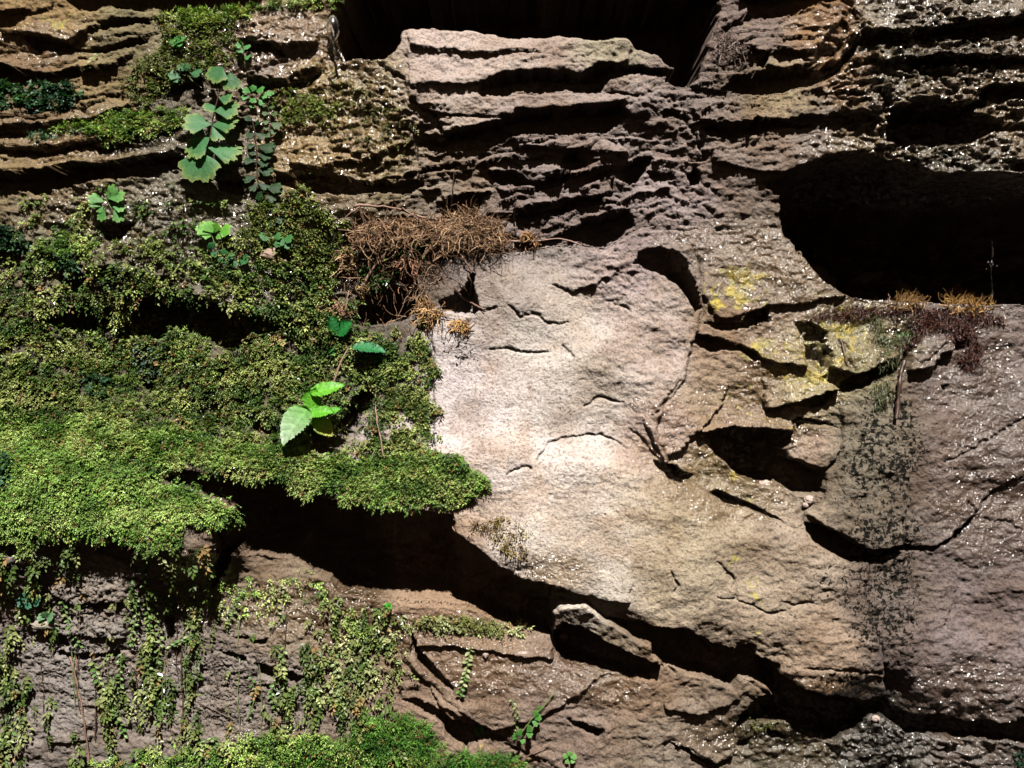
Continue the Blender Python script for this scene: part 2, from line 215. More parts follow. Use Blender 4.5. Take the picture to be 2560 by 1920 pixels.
# dark hollows, slots and overhangs: outline, depth factor, shape (l sharp lip, s sloping underside), softness
POCK = [
 ('A -400,-200 350,-40 430,40 560,75 640,40 760,60 850,70 930,50 985,60 975,100 1080,88 1180,95 1350,62 1530,72 1600,40 1640,-30 1640,-200', .9, 'l'),
 ('A -200,100 60,60 200,55 330,30 300,60 150,130 20,200 -200,260', .5, 's'),
 ('A 150,235 260,230 440,270 470,300 560,300 700,280 860,240 930,250 880,290 640,320 480,320 240,320 200,290', 1.2, 'l'),
 ('A 620,150 750,120 900,120 940,150 830,155 700,170 600,185', 1.1, 'l'),
 ('A -200,400 0,400 120,430 300,470 440,430 540,420 480,460 300,485 100,530 -200,550', 1.1, 'l'),
 ('A -100,815 130,816 260,798 220,822 120,832 -100,832', 1.3, 'l'),
 ('A -300,1050 0,1080 100,1085 250,1050 480,1020 700,1010 850,965 1000,950 1130,960 1110,1040 1000,1040 900,1090 700,1090 520,1130 330,1170 310,1200 200,1195 80,1160 0,1180 -300,1230', 1.1, 'l'),
 ('A 550,900 700,890 850,830 1000,790 1130,760 1120,800 1000,830 820,880 680,930 600,940', 1.2, 'l'),
 ('A -100,880 60,925 300,925 500,885 580,870 560,905 400,950 200,955 -100,950', 1.2, 'l'),
 ('A 930,530 1060,540 1250,480 1240,550 1100,570 960,560', 1.2, 'l'),
 ('A 1500,300 1620,280 1700,300 1780,340 1640,335 1520,330', 1.2, 'l'),
 ('A 1530,500 1700,530 1880,490 1980,430 1960,480 1880,545 1700,560 1560,545', 1.2, 'l'),
 ('A 590,1390 700,1370 830,1370 790,1430 740,1500 640,1470 600,1430', 1.0, 'l'),
 ('A 1350,1120 1500,1110 1500,1210 1420,1200 1350,1160', 1.0, 'l'),
 # great hollow at the top
 ('B 60,130 70,20 120,-60 140,-320 1000,-320 2600,-320 2600,-60 C 345,-20 335,100 300,180 270,280 200,480 130,540 70,530 0,500 B 2180,440 2050,340 1930,290 1910,250 1850,235 1680,240 1500,230 1300,250 1000,215 700,185 520,190 500,230 490,290 440,360 340,375 140,375 100,300', 3.2, 'l'),
 ('B 980,530 1050,480 1130,455 1300,455 1450,465 1600,480 1640,440 1700,400 1800,390 1900,420 1890,465 1780,490 1730,560 1700,588 1600,560 1480,555 1350,570 1200,565 1080,590 1000,570', 1.1, 'l'),
 ('B 1880,410 1960,405 2100,450 2190,450 2160,470 2050,465 1900,445', 1.1, 'l'),
 ('B 1760,570 1960,585 1940,600 1800,592', 1.2, 'l'),
 ('B 690,702 900,712 1160,722 1160,734 900,726 700,712', 1.6, 'l'),
 ('B 760,865 870,820 1000,770 1160,735 1250,690 1380,690 1500,700 1650,660 1800,650 1880,680 1900,720 1830,770 1780,810 1600,830 1400,830 1250,830 1170,850 1120,890 1000,910 860,940 700,950 740,900', 1.05, 'l'),
 ('B 2080,690 2180,690 2200,730 2120,720', 1.2, 'l'),
 ('B 0,1050 200,1100 350,1125 560,1108 640,1118 560,1190 350,1180 200,1200 0,1190 -300,1130 -280,1060', 1.0, 'l'),
 ('B 380,1090 560,1068 700,1030 850,1005 960,985 800,1035 660,1062 500,1095', 1.4, 'l'),
 ('B 600,880 680,850 760,900 740,930 640,910', 1.0, 'l'),
 ('B 1040,1060 1200,1055 1320,1130 1200,1140 1100,1130 1060,1100', 1.0, 'l'),
 ('B 1300,1150 1450,1080 1530,1055 1520,1110 1400,1150 1330,1165', 1.2, 'l'),
 ('B 1500,950 1560,930 1640,1000 1600,1040 1480,1060', .8, 'l'),
 ('B 1670,1085 1800,1040 2000,955 2060,980 1950,1110 1900,1130 1780,1085 1680,1100', 1.1, 'l'),
 ('B 730,1255 850,1200 1040,1180 1000,1220 960,1330 830,1330 740,1320', .9, 'l'),
 ('B 1030,1345 1200,1310 1350,1315 1560,1230 1750,1200 1720,1250 1560,1290 1400,1335 1200,1365', 1.3, 'l'),
 ('B 1350,1500 1500,1440 1640,1350 1900,1290 1930,1380 1860,1440 1760,1512 1720,1522 1640,1500 1500,1462 1380,1490', 1.0, 'l'),
 ('B 2000,1060 2180,1050 2190,1100 2060,1120', 1.0, 'l'),
 # top right
 ('C 330,-60 1080,-60 1070,5 900,42 800,95 620,120 520,150 380,205 350,195 500,95 500,60 340,110', .7, 'l'),
 ('C 340,565 400,505 560,445 700,452 900,430 1060,380 1190,250 1175,320 1100,410 1060,460 960,505 860,545 700,572 560,592', .95, 'l'),
 ('C 560,400 620,330 640,360 600,430', 1.0, 'l'),
 ('C 880,420 1000,200 1090,120 1130,200 1090,330 980,400', .35, 's'),
 ('C 1200,220 1400,232 1450,240 1700,200 1900,170 2212,130 2500,100 2500,200 2000,212 1900,240 1720,240 1400,275 1240,295', 1.15, 'l'),
 ('C 1450,402 1600,398 1720,390 1900,372 2500,370 2500,385 2000,400 1740,420 1500,430', 1.2, 'l'),
 ('C 1370,700 1500,660 1850,670 1900,600 1980,560 2600,540 2600,620 1960,632 1870,680 1900,712 2050,752 2212,772 2600,780 2600,815 2212,812 2000,820 1940,850 1880,890 1600,916 1420,912 1370,850 1350,780', 1.1, 'l'),
 ('C 2050,980 2212,1010 2600,1030 2600,1090 2100,1070 2040,1030', 1.0, 'l'),
 ('C 220,780 300,765 480,800 550,735 800,762 1000,770 1200,740 1290,742 1180,772 960,768 720,790 600,825 400,852 280,825', 1.2, 'l'),
 ('C 0,680 70,690 110,700 60,720 0,710', 1.3, 'l'),
 ('C 150,1060 190,1020 235,1060 220,1130 160,1140', 1.1, 'l'),
 ('C 2300,1130 2100,1100 1900,1080 1600,1090 1420,1000 1250,955 1050,960 870,1012 640,1130 700,1200 720,1330 740,1420 830,1560 F 830,150 880,240 950,330 1050,400 1150,455 1300,465 1600,480 2212,497 2900,520 C 3000,1200', 1.7, 's'),
 # left middle
 ('D 700,660 800,500 900,450 1200,450 1480,520 1560,530 1700,600 1900,600 1950,560 1990,640 1900,660 1700,640 1550,680 1560,740 1380,790 1250,720 1050,640 1000,720 800,700 720,690', .7, 'l'),
 ('D 220,560 400,490 600,520 700,560 690,650 560,700 400,650 250,600', .8, 'l'),
 ('D 360,300 450,280 540,330 560,400 450,430 390,400', .9, 'l'),
 ('D 840,960 940,900 1020,880 960,1000 940,1060 880,1020', .9, 'l'),
 ('D 1500,1190 1700,1200 1750,1290 1640,1310 1520,1260', .6, 'l'),
 ('Q 480,1400 620,1300 760,1420 900,1150 1000,1050 1150,950 1230,760 1300,800 1260,1100 1100,1300 1000,1480 950,1659 500,1640 560,1520', .5, 'l'),
 ('R 300,1150 420,1050 700,1000 960,1080 1000,1240 880,1400 700,1440 400,1480 280,1400', .8, 's'),
 ('R 700,760 900,780 980,900 960,1000 860,1040 740,960', .6, 'l'),
 ('E 720,480 860,420 920,330 950,280 945,400 980,525 900,560 760,545', .8, 's'),
 # long overhang under the moss and the pale boulder
 ('S 352,1167 533,1183 697,1199 755,1232 800,1248 887,1252 986,1269 1060,1278 1130,1287 1138,1330 1190,1365 1247,1413 1299,1443 1386,1460 1464,1499 1407,1504 1380,1514 1377,1586 1277,1562 1190,1523 1104,1510 982,1500 910,1490 843,1482 820,1450 803,1434 738,1402 660,1385 581,1387 560,1434 529,1478 532,1400 538,1313 581,1282 500,1240 430,1212', .85, 's'),
 ('H 1345,860 1390,790 1480,820 1560,860 1700,940 1800,980 1960,1050 1980,1062 1900,1122 1780,1137 1650,1102 1500,1082 1400,1052 1360,990', 1.05, 's'),
 ('H 1640,790 1830,800 1900,830 2000,850 I 0,850 150,860 260,930 400,970 420,940 520,940 520,990 660,1060 655,1100 760,1172 900,1220 1150,1252 1260,1232 1300,1290 1420,1342 1560,1345 1780,1390 2074,1385 2600,1380 2600,1600 2150,1535 1850,1497 1600,1472 1400,1462 1310,1402 1260,1352 1180,1342 1110,1432 960,1502 850,1482 760,1442 700,1402 600,1390 480,1400 412,1412 430,1352 500,1282 560,1242 640,1242 600,1192 500,1132 440,1142 390,1192 200,1132 0,1052 H 2000,1060 1975,1045 1900,1000 1900,920 1800,880 1700,812', .95, 'l'),
 ('H 1410,1370 1470,1375 1560,1430 1640,1430 1600,1482 1530,1462 1440,1402', 1.1, 'l'),
 ('H 460,1260 560,1270 660,1300 750,1370 900,1410 1000,1440 1090,1502 960,1492 830,1562 740,1502 700,1402 560,1332', .9, 'l'),
 ('H 505,820 530,860 580,980 660,1070 760,1180 770,1225 660,1165 590,1090 540,980', .8, 'l'),
 ('H 640,860 720,850 860,880 1000,870 900,890 740,900', 1.0, 'l'),
 # centre and right
 ('S 1579,660 1603,628 1644,617 1700,638 1713,650 1720,670 1730,699 1748,732 1752,773 1738,781 1726,761 1717,740 1693,716 1660,691 1620,675', 1.0, 's'),
 ('S 1628,1146 1664,1158 1734,1187 1702,1212 1672,1200', 1.1, 'l'),
 ('F 230,600 330,600 480,590 530,530 640,520 650,590 560,620 460,657 330,642', 1.2, 'l'),
 ('F 180,732 200,680 260,670 400,720 480,730 560,790 600,840 540,832 460,778 340,778 260,762', 1.2, 'l'),
 ('F 800,610 900,600 990,660 1000,880 960,917 890,892 860,780 870,720', .42, 's'),
 ('F 1080,960 1200,910 1300,870 1440,850 1500,740 1530,760 1440,900 1260,962 1200,1002 1100,1032 1070,1010', 1.15, 's'),
 ('F 640,1142 750,1090 900,1060 1000,1020 1062,1010 980,1092 920,1122 850,1112 760,1102', 1.2, 'l'),
 ('F 790,1205 850,1180 940,1195 1080,1245 960,1237 860,1218 810,1262', 1.4, 'l'),
 ('S 1738,1085 1783,1072 1832,1064 1881,1068 1926,1072 1980,1080 1980,1109 1955,1121 1967,1142 2008,1162 2053,1179 2066,1183 2062,1240 2051,1240 1990,1235 1960,1217 1906,1216 1865,1201 1832,1177 1799,1148 1775,1120', .95, 'l'),
 ('I 260,60 320,60 450,120 560,160 720,262 560,187 400,152 300,112', 1.2, 'l'),
 ('I 810,250 900,250 1000,310 1190,410 1260,400 1360,370 1560,380 1640,330 1720,255 1790,195 1790,212 1720,330 1600,382 1550,412 1360,402 1260,432 1190,472 1080,472 900,392 850,342', 1.1, 'l'),
 ('I 30,1510 110,1530 200,1600 300,1632 400,1592 350,1642 260,1660 160,1592', 1.2, 'l'),
 ('I 430,1510 500,1482 520,1470 500,1520 440,1552', 1.2, 'l'),
 ('I 560,1420 650,1440 700,1480 620,1490', 1.0, 'l'),
 ('U 1350,940 1530,960 1520,1040 1400,1050', .9, 'l'),
 ('F 1690,990 1730,980 1720,1030 1700,1025', 1.0, 'l'),
 # bottom left
 ('G 340,985 440,990 620,985 700,975 700,1010 560,1022 430,1032 350,1012', 1.1, 'l'),
 ('G 200,840 300,880 400,900 420,960 340,960 260,900', .9, 'l'),
 ('G 420,708 500,730 640,700 700,735 560,742 460,738', 1.2, 'l'),
 ('G 560,330 800,380 880,440 850,540 700,480 560,420', .6, 'l'),
 ('G 1260,982 1340,972 1420,1012 1440,1042 1330,1022', 1.2, 'l'),
 ('G 1330,902 1430,892 1470,920 1550,900 1540,942 1450,932', 1.2, 'l'),
 ('G -100,290 80,330 150,340 130,440 10,440 -100,450', .7, 'l'),
 ('G 940,780 1000,790 1000,900 950,960', .7, 'l'),
 ('G 1470,1050 1560,1060 1760,1130 1700,1180 1500,1120', .7, 'l'),
]
dv = np.gradient(va)[:, None]
PLATES = '''F 620,1130 600,950 760,880 950,910 1062,1000 1000,1030 900,1060 750,1090;34|F 1000,620 1280,580 1300,720 1440,780 1300,870 1150,920 1010,880;30|F 560,640 800,640 870,860 700,850 600,830 480,730;16|F 240,200 700,100 1100,440 640,510 520,540 330,590 230,420;16
F 400,1000 620,1140 780,1200 780,1260 540,1230 200,1270 300,1050;34|E 1960,1180 2196,940 F 180,760 400,900 350,1100 200,1270 0,1460;20|F 1080,1040 1480,900 1500,1300 I 1360,370 1190,405 900,250 830,200 F 1000,1500 1080,1300;20|H 500,830 900,860 1340,900 1340,1020 900,960 520,940;18|H 480,1000 1340,1000 1640,1110 1300,1350 1000,1430 700,1300 560,1100;14
I 40,1510 400,1420 430,1500 390,1590 300,1625 200,1590;20|B 520,190 1000,215 1300,250 1350,330 900,330 560,300;14|B 540,320 900,340 1600,300 1900,260 1890,380 1600,470 1130,450 980,520 560,540;14|B 700,720 1160,730 1000,770 760,855 640,830;18|B 1180,850 1800,830 1900,950 1500,930 1200,900;18|B 1000,1000 1500,980 1700,1050 1300,1130 1040,1050;18|B 700,1190 1040,1150 1040,1180 850,1200 720,1250;18|B 1020,1150 1750,1100 1800,1180 1500,1240 1200,1300 1030,1330;20
B 1200,600 1900,600 1850,650 1650,660 1380,690 1200,680;18|B 1000,1360 1600,1300 1880,1260 1640,1345 1500,1435 1350,1495 1100,1430;16|C 400,180 800,130 1000,60 1100,100 1180,250 900,330 560,340 380,260;22|C 620,330 880,340 1000,380 700,440 560,400;16|C 150,640 700,590 1100,500 1290,480 1320,700 900,730 500,760 220,760;20|C 280,840 700,790 1290,780 1360,920 1050,950 700,1080 300,1000;16
C 1200,40 1700,0 2212,-50 2500,-50 2500,110 2212,125 1700,195 1400,230 1200,210;34|C 1240,300 1700,250 2212,215 2500,215 2500,365 1900,365 1450,395 1280,390;32|C 1300,440 1740,430 2500,400 2500,540 1980,550 1850,650 1500,655 1370,690;34|C 1420,930 1900,890 2212,830 2500,830 2500,1100 2200,1090 1900,1070 1600,1080;30|A 0,200 200,80 560,90 620,160 440,265 240,228;22|A -100,320 480,330 860,300 700,420 300,460 -100,395;22|A -100,560 500,560 900,620 560,730 340,760 -100,810;20
A -100,840 500,800 850,780 560,880 60,920;18|A -100,960 560,950 900,900 1120,850 1100,940 700,1005 250,1045 -100,1070;30|A 1560,100 1950,100 1960,280 1780,290 1500,270;20|A 1500,350 1960,380 1960,430 1700,500 1530,490;20|B 100,760 600,780 560,880 300,980 0,1040 -200,1000 -100,850;20|G 280,540 700,560 740,700 640,700 420,705 300,640;16|G 430,745 740,750 740,900 520,890 420,860;16|G 320,1020 500,1030 560,1300 520,1500 290,1500 290,1100;8
E 1500,140 1720,180 1760,330 1560,420 1400,360 1480,260;12|H 1100,540 1600,430 1800,560 1780,700 1640,690 1540,660 1400,660 1250,600;12|F 1500,640 1700,640 1760,760 1620,860 1480,900;14|I 0,1080 200,1140 420,1150 440,1250 200,1350 0,1300;14|I 770,1500 960,1520 1180,1360 1260,1370 1330,1500 1200,1700 700,1700;20|I 1350,1480 1800,1520 2300,1600 2300,1680 1350,1650;16|F 1540,690 1740,640 1760,760 1600,880 1480,900;16|D 550,110 620,60 1000,200 1080,330 760,300 560,260;18|D 1100,330 1640,330 1700,560 1550,520 1200,440;24'''
for q in PLATES.replace('\n', '|').split('|'):
    P, amt = q.split(';'); P = pts(P); amt = float(amt); a = np.array(P)
    j0 = max(0, np.searchsorted(va, a[:, 1].min() - 15) - 1); j1 = min(NV, np.searchsorted(va, a[:, 1].max() + 15) + 1)
    i0 = max(0, np.searchsorted(ua, a[:, 0].min() - 15) - 1); i1 = min(NU, np.searchsorted(ua, a[:, 0].max() + 15) + 1)
    sl = (slice(j0, j1), slice(i0, i1)); m = inpoly(UW[sl] + 3 * n1[sl], VW[sl], P); vv = V[sl]
    cur = vv[0].copy(); prev = np.zeros(m.shape[1], bool); top = np.zeros(m.shape, np.float32); bot = top.copy()
    for j in range(m.shape[0]):
        st = m[j] & ~prev; cur = np.where(st, vv[j] - 1.3, cur); top[j] = cur; prev = m[j]
    cur = vv[-1].copy(); prev = np.zeros(m.shape[1], bool)
    for j in range(m.shape[0] - 1, -1, -1):
        st = m[j] & ~prev; cur = np.where(st, vv[j] + 1.3, cur); bot[j] = cur; prev = m[j]
    mf = m.astype(np.float32); wgt = np.maximum(blur(mf, 5, 1), .05)
    tp = blur(np.where(m, top, 0), 5, 1) / wgt; bt = blur(np.where(m, bot, 0), 5, 1) / wgt
    t = np.clip((vv - tp) / np.maximum(bt - tp, 8), 0, 1.1)
    edge = sstep(0, .9, blur(blur(mf, 2, 1), 1, 1))
    D[sl] += np.where(m, amt * t ** 1.3 * edge, 0)
REC = np.zeros(U.shape, np.float32); PM = np.zeros(U.shape, np.float32)
for s, c, kind in POCK:
    P = pts(s); a = np.array(P)
    j0 = max(0, np.searchsorted(va, a[:, 1].min() - 15) - 1); j1 = min(NV, np.searchsorted(va, a[:, 1].max() + 15) + 1)
    i0 = max(0, np.searchsorted(ua, a[:, 0].min() - 15) - 1); i1 = min(NU, np.searchsorted(ua, a[:, 0].max() + 15) + 1)
    if j1 - j0 < 3 or i1 - i0 < 3: continue
    sl = (slice(j0, j1), slice(i0, i1))
    m = inpoly(UW[sl], VW[sl], P); vv = V[sl]
    top = np.zeros(m.shape, np.float32); bot = np.zeros(m.shape, np.float32)
    cur = vv[0].copy(); prev = np.zeros(m.shape[1], bool)
    for j in range(m.shape[0]):
        st = m[j] & ~prev; cur = np.where(st, vv[j] - 1.3, cur); top[j] = cur; prev = m[j]
    cur = vv[-1].copy(); prev = np.zeros(m.shape[1], bool)
    for j in range(m.shape[0] - 1, -1, -1):
        st = m[j] & ~prev; cur = np.where(st, vv[j] + 1.3, cur); bot[j] = cur; prev = m[j]
    h = np.where(m, bot - top, 0)
    t = np.where(m, (vv - top) / np.maximum(h, 1), 0)
    mf = m.astype(np.float32); hb = blur(blur(h, 4, 1), 1, 0) / np.maximum(blur(blur(mf, 4, 1), 1, 0), .05)
    dep = c * hb + 6
    pw = 18 if kind == 'l' else 14
    prof = 1 - t ** pw
    if kind == 's': prof = prof * (0.30 + 0.70 * np.clip(t / .62, 0, 1) ** .8)
    rec = np.where(m, dep * prof * (1 + .14 * fbm(U[sl] / 60, vv / 40, 3, 301)), 0)
    REC[sl] = np.maximum(REC[sl], rec); PM[sl] = np.maximum(PM[sl], mf)
D = D * (1 - .35 * PM) - REC + PM * 16 * (.3 - np.abs(perlin(U / 90 + .4 * n1, V / 50 + V * 0, 303) + .25 * n2)) + PM * 6 * n2

# fine cracks
CR = """E 1140,1530 1180,1500 1250,1480 1290,1490|E 1320,1450 1390,1340 1500,1310 1620,1290 1740,1290 1870,1370|E 1040,760 1200,775 1400,790|E 1220,570 1240,555 1300,550 1400,610 1520,600|E 1600,1110 1700,1060 1850,1080
E 1880,1240 1960,1300 2010,1390 2090,1450|E 1990,1175 2060,1130 2196,950|I 560,740 640,770 700,750|I 670,700 750,720 850,700|I 300,460 390,560 420,680 300,670|I 420,690 560,745|I 1700,630 1680,700 1620,840|I 1740,120 1790,180
I 780,1080 1000,1085 1240,1105|E 1140,490 1220,560 1250,575|E 1480,740 1560,820|U 1010,1200 1180,1110 1300,980|U 1130,1220 1300,1130 1380,1080|C 120,720 200,850 250,980 160,1000|C 1040,560 1060,620 1040,700|F 1060,700 1110,760 1110,840 1150,900
I 1840,220 1990,250 2074,290|I 1790,190 1900,60 2074,-40|H 2000,1060 2040,1120|H 2010,520 2060,600 2040,640|E 1800,480 1900,530|I 360,540 370,580 400,640|E 940,520 1020,540 1100,500|F 1700,1450 1850,1380 2100,1250 2196,1180|A 60,700 300,680 560,600 760,580"""
for s in CR.replace('\n', '|').split('|'):
    P = pts(s); a = np.array(P)
    j0 = max(0, np.searchsorted(va, a[:, 1].min() - 20)); j1 = np.searchsorted(va, a[:, 1].max() + 20)
    i0 = max(0, np.searchsorted(ua, a[:, 0].min() - 20)); i1 = np.searchsorted(ua, a[:, 0].max() + 20)
    sl = (slice(j0, j1), slice(i0, i1))
    d, t = linedist(UW[sl], VW[sl], P)
    wd = 2.6 * (.5 + np.sin(pi * t)) * (1 + .5 * n3[sl])
    D[sl] -= 9 * np.exp(-(d / np.maximum(wd, .8)) ** 2)
# grooves along the joints between rocks
jm = np.zeros(U.shape, np.float32)
jm[:, 1:] += lab[:, 1:] != lab[:, :-1]; jm[1:] += lab[1:] != lab[:-1]; jm = np.clip(jm, 0, 1)
jb = blur(blur(jm, 1, 0), 1, 1)
D -= 10 * jb * np.clip(.5 + 1.2 * perlin(U / 70, V / 70, 97), 0.05, 1.2)

RAISE = {'hook shaped': 42, 'big pale pinkish': 12, 'sunlit flat topped': 12, 'small square block': 16, 'smooth wet brown slab': 6, 'broad pinkish grey': 8, 'dark brown knobbly': 14, 'dense': 0, 'dripping wet': 10, 'wet lumpy shelf': 6}
for k, r in enumerate(ROCKS):
    for key, amt in RAISE.items():
        if r[1].startswith(key):
            m = (lab == k + 1).astype(np.float32); D += amt * blur(blur(m, 1, 0), 1, 1) * sstep(0.2, 1.0, blur(blur(m, 2, 0), 2, 1))
K = (DIST - H0) / DIST
PX = (U - CX) * K * S; PZ = Z0 + (CY - V) * K * S; PY = -(H0 + D) * S
DEPTH = H0 + D
POS = np.stack([PX, PY, PZ], -1).astype(np.float32)
# smoothed surface for laying plants on
sm = np.stack([blur(blur(POS[..., k], 3, 0), 3, 1) for k in range(3)], -1)
tu = np.gradient(sm, axis=1); tv = np.gradient(sm, axis=0)
NRM = np.cross(tv, tu); NRM /= np.linalg.norm(NRM, axis=-1, keepdims=True) + 1e-12
NRM = np.where((NRM[..., 1:2] > 0), -NRM, NRM).astype(np.float32)

# ---------------------------------------------------------------- colours of the stone with light falloff painted in, and surface state
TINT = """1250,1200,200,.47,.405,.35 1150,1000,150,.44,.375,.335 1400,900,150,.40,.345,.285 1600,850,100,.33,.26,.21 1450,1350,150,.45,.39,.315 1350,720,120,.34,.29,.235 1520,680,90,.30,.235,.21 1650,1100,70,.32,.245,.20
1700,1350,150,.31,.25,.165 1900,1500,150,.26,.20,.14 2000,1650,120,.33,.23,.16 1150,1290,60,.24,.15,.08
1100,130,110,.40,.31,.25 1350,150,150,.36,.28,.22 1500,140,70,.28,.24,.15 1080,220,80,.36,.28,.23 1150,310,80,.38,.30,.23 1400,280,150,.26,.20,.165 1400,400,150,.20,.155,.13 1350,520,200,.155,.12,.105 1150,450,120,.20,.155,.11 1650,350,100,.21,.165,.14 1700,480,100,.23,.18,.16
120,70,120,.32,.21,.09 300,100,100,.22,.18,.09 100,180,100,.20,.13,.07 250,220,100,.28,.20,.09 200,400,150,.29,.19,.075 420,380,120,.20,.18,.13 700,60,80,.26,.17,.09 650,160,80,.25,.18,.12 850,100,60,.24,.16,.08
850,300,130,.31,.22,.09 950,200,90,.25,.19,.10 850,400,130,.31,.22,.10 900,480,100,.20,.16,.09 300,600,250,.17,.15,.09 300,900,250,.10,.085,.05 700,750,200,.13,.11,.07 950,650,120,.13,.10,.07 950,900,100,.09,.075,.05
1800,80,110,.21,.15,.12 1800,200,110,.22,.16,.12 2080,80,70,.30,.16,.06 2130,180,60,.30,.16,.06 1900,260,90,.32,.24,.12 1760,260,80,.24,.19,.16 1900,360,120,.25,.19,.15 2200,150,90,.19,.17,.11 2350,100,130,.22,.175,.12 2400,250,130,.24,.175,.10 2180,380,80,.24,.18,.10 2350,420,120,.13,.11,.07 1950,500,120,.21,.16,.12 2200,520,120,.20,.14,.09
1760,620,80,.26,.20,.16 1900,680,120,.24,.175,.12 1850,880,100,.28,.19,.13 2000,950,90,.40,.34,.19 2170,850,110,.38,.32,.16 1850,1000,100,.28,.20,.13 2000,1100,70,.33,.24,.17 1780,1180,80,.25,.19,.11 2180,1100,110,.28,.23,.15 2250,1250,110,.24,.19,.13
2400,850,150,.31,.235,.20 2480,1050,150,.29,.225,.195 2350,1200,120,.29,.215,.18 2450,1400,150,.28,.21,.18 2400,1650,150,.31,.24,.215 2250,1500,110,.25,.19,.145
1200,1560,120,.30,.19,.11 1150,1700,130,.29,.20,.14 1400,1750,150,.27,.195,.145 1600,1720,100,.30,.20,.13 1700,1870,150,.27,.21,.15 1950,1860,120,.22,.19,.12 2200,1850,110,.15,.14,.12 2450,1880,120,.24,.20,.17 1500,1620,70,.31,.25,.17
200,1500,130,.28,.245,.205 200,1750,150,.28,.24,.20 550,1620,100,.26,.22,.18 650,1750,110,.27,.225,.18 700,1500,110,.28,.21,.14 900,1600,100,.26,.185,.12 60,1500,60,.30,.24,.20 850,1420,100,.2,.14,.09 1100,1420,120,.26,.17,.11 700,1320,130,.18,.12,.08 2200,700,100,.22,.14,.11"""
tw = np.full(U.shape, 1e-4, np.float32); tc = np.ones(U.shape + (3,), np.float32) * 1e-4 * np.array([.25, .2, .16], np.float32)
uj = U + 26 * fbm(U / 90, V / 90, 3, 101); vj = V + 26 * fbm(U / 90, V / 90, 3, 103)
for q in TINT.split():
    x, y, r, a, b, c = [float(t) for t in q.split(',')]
    falloff = 1.0  # painted light falloff: tint dimmed by zone towards the edges of the view
    if x > 2100 and y > 600: falloff = .47
    elif x > 1700 and y > 1700: falloff = .5
    elif x > 1700 and y < 600: falloff = .66
    elif 1700 < x and y < 1300: falloff = .78
    elif y > 1500 and x > 1000: falloff = .68
    elif x < 1000 and y > 1300: falloff = .7
    elif x < 700 and y < 560: falloff = .66
    elif x < 1000: falloff = .8
    elif y < 330 : falloff = .85
    elif y < 620: falloff = .98
    lum = .3 * a + .5 * b + .2 * c; a, b, c = [q_ * falloff * m_ for q_, m_ in ((a, .97), (b, 1.0), (c, 1.07 if a / c < 2 else 1.0))]
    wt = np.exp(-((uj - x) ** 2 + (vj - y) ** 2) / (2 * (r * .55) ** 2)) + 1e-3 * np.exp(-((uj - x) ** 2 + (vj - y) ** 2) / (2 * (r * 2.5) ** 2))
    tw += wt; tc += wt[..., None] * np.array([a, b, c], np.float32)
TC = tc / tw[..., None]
WET = blobs("100,100,170,80,.6 600,100,200,120,.9 850,280,180,180,1 300,350,300,80,.8 400,560,350,100,.9 600,720,150,80,.8 900,650,130,100,1 2350,100,330,130,1 2400,260,300,150,1 2400,420,300,50,1 2100,380,100,50,.6 1900,650,180,120,.7 2100,800,200,130,.9 1950,1000,150,120,.8 1780,1180,130,80,.9 2450,950,170,260,.6 2500,1300,200,180,.5 2450,1700,160,70,.7 1100,1580,200,50,1 1300,1680,250,60,.9 1500,1720,90,40,1 1700,1380,250,130,.25 1850,1250,150,50,.8 2050,1730,120,60,.7 1950,1840,250,60,.9 2250,1850,300,90,1 700,1530,180,60,1 870,1540,80,80,1 500,1420,80,60,.8 1380,1420,80,50,.8 700,1850,200,60,.6 40,1500,50,60,.9 350,1650,200,160,.4 1650,1010,120,60,.5 1600,1130,100,60,.5 1750,600,100,40,.6 1640,400,80,130,.1", .06)
YEL = blobs("1840,700,110,60,.8 1830,750,90,60,.8 1950,870,90,50,.9 2120,820,100,110,1 2050,950,110,40,1 1850,980,100,80,.6 1990,1060,80,80,.35 1900,1250,140,40,.45 1780,1180,90,60,.4 1850,1450,180,120,.4 1420,960,150,120,.12 1500,120,80,40,.3 120,60,90,50,.5 1950,230,60,30,.5 1860,70,80,30,.4 1180,1600,90,40,.4 1900,1640,150,70,.25 1300,1850,300,80,.2 980,290,120,100,.3 2320,430,40,30,.6 1330,1330,150,60,.1")
BLK = blobs("2200,1000,70,110,.75 2230,1120,90,110,1 2160,1200,90,110,.85 2230,1330,120,50,.85 2200,1420,90,80,1 2240,1520,70,80,.95 2190,1580,110,70,.6 2180,1700,110,30,.7 2080,1700,70,30,.7 2200,1850,90,80,1 1950,1320,70,40,.4 2350,80,180,90,.7 2250,200,120,80,.6 2450,200,150,120,.7 2350,400,200,60,.8 2050,1460,120,60,.5 1950,1560,140,60,.3 1750,620,60,60,.3 1150,860,45,45,.75 1160,890,25,25,.6 1930,660,120,40,.3 2480,1880,120,50,.4 1690,420,60,60,.5 80,290,90,40,.7", .03)

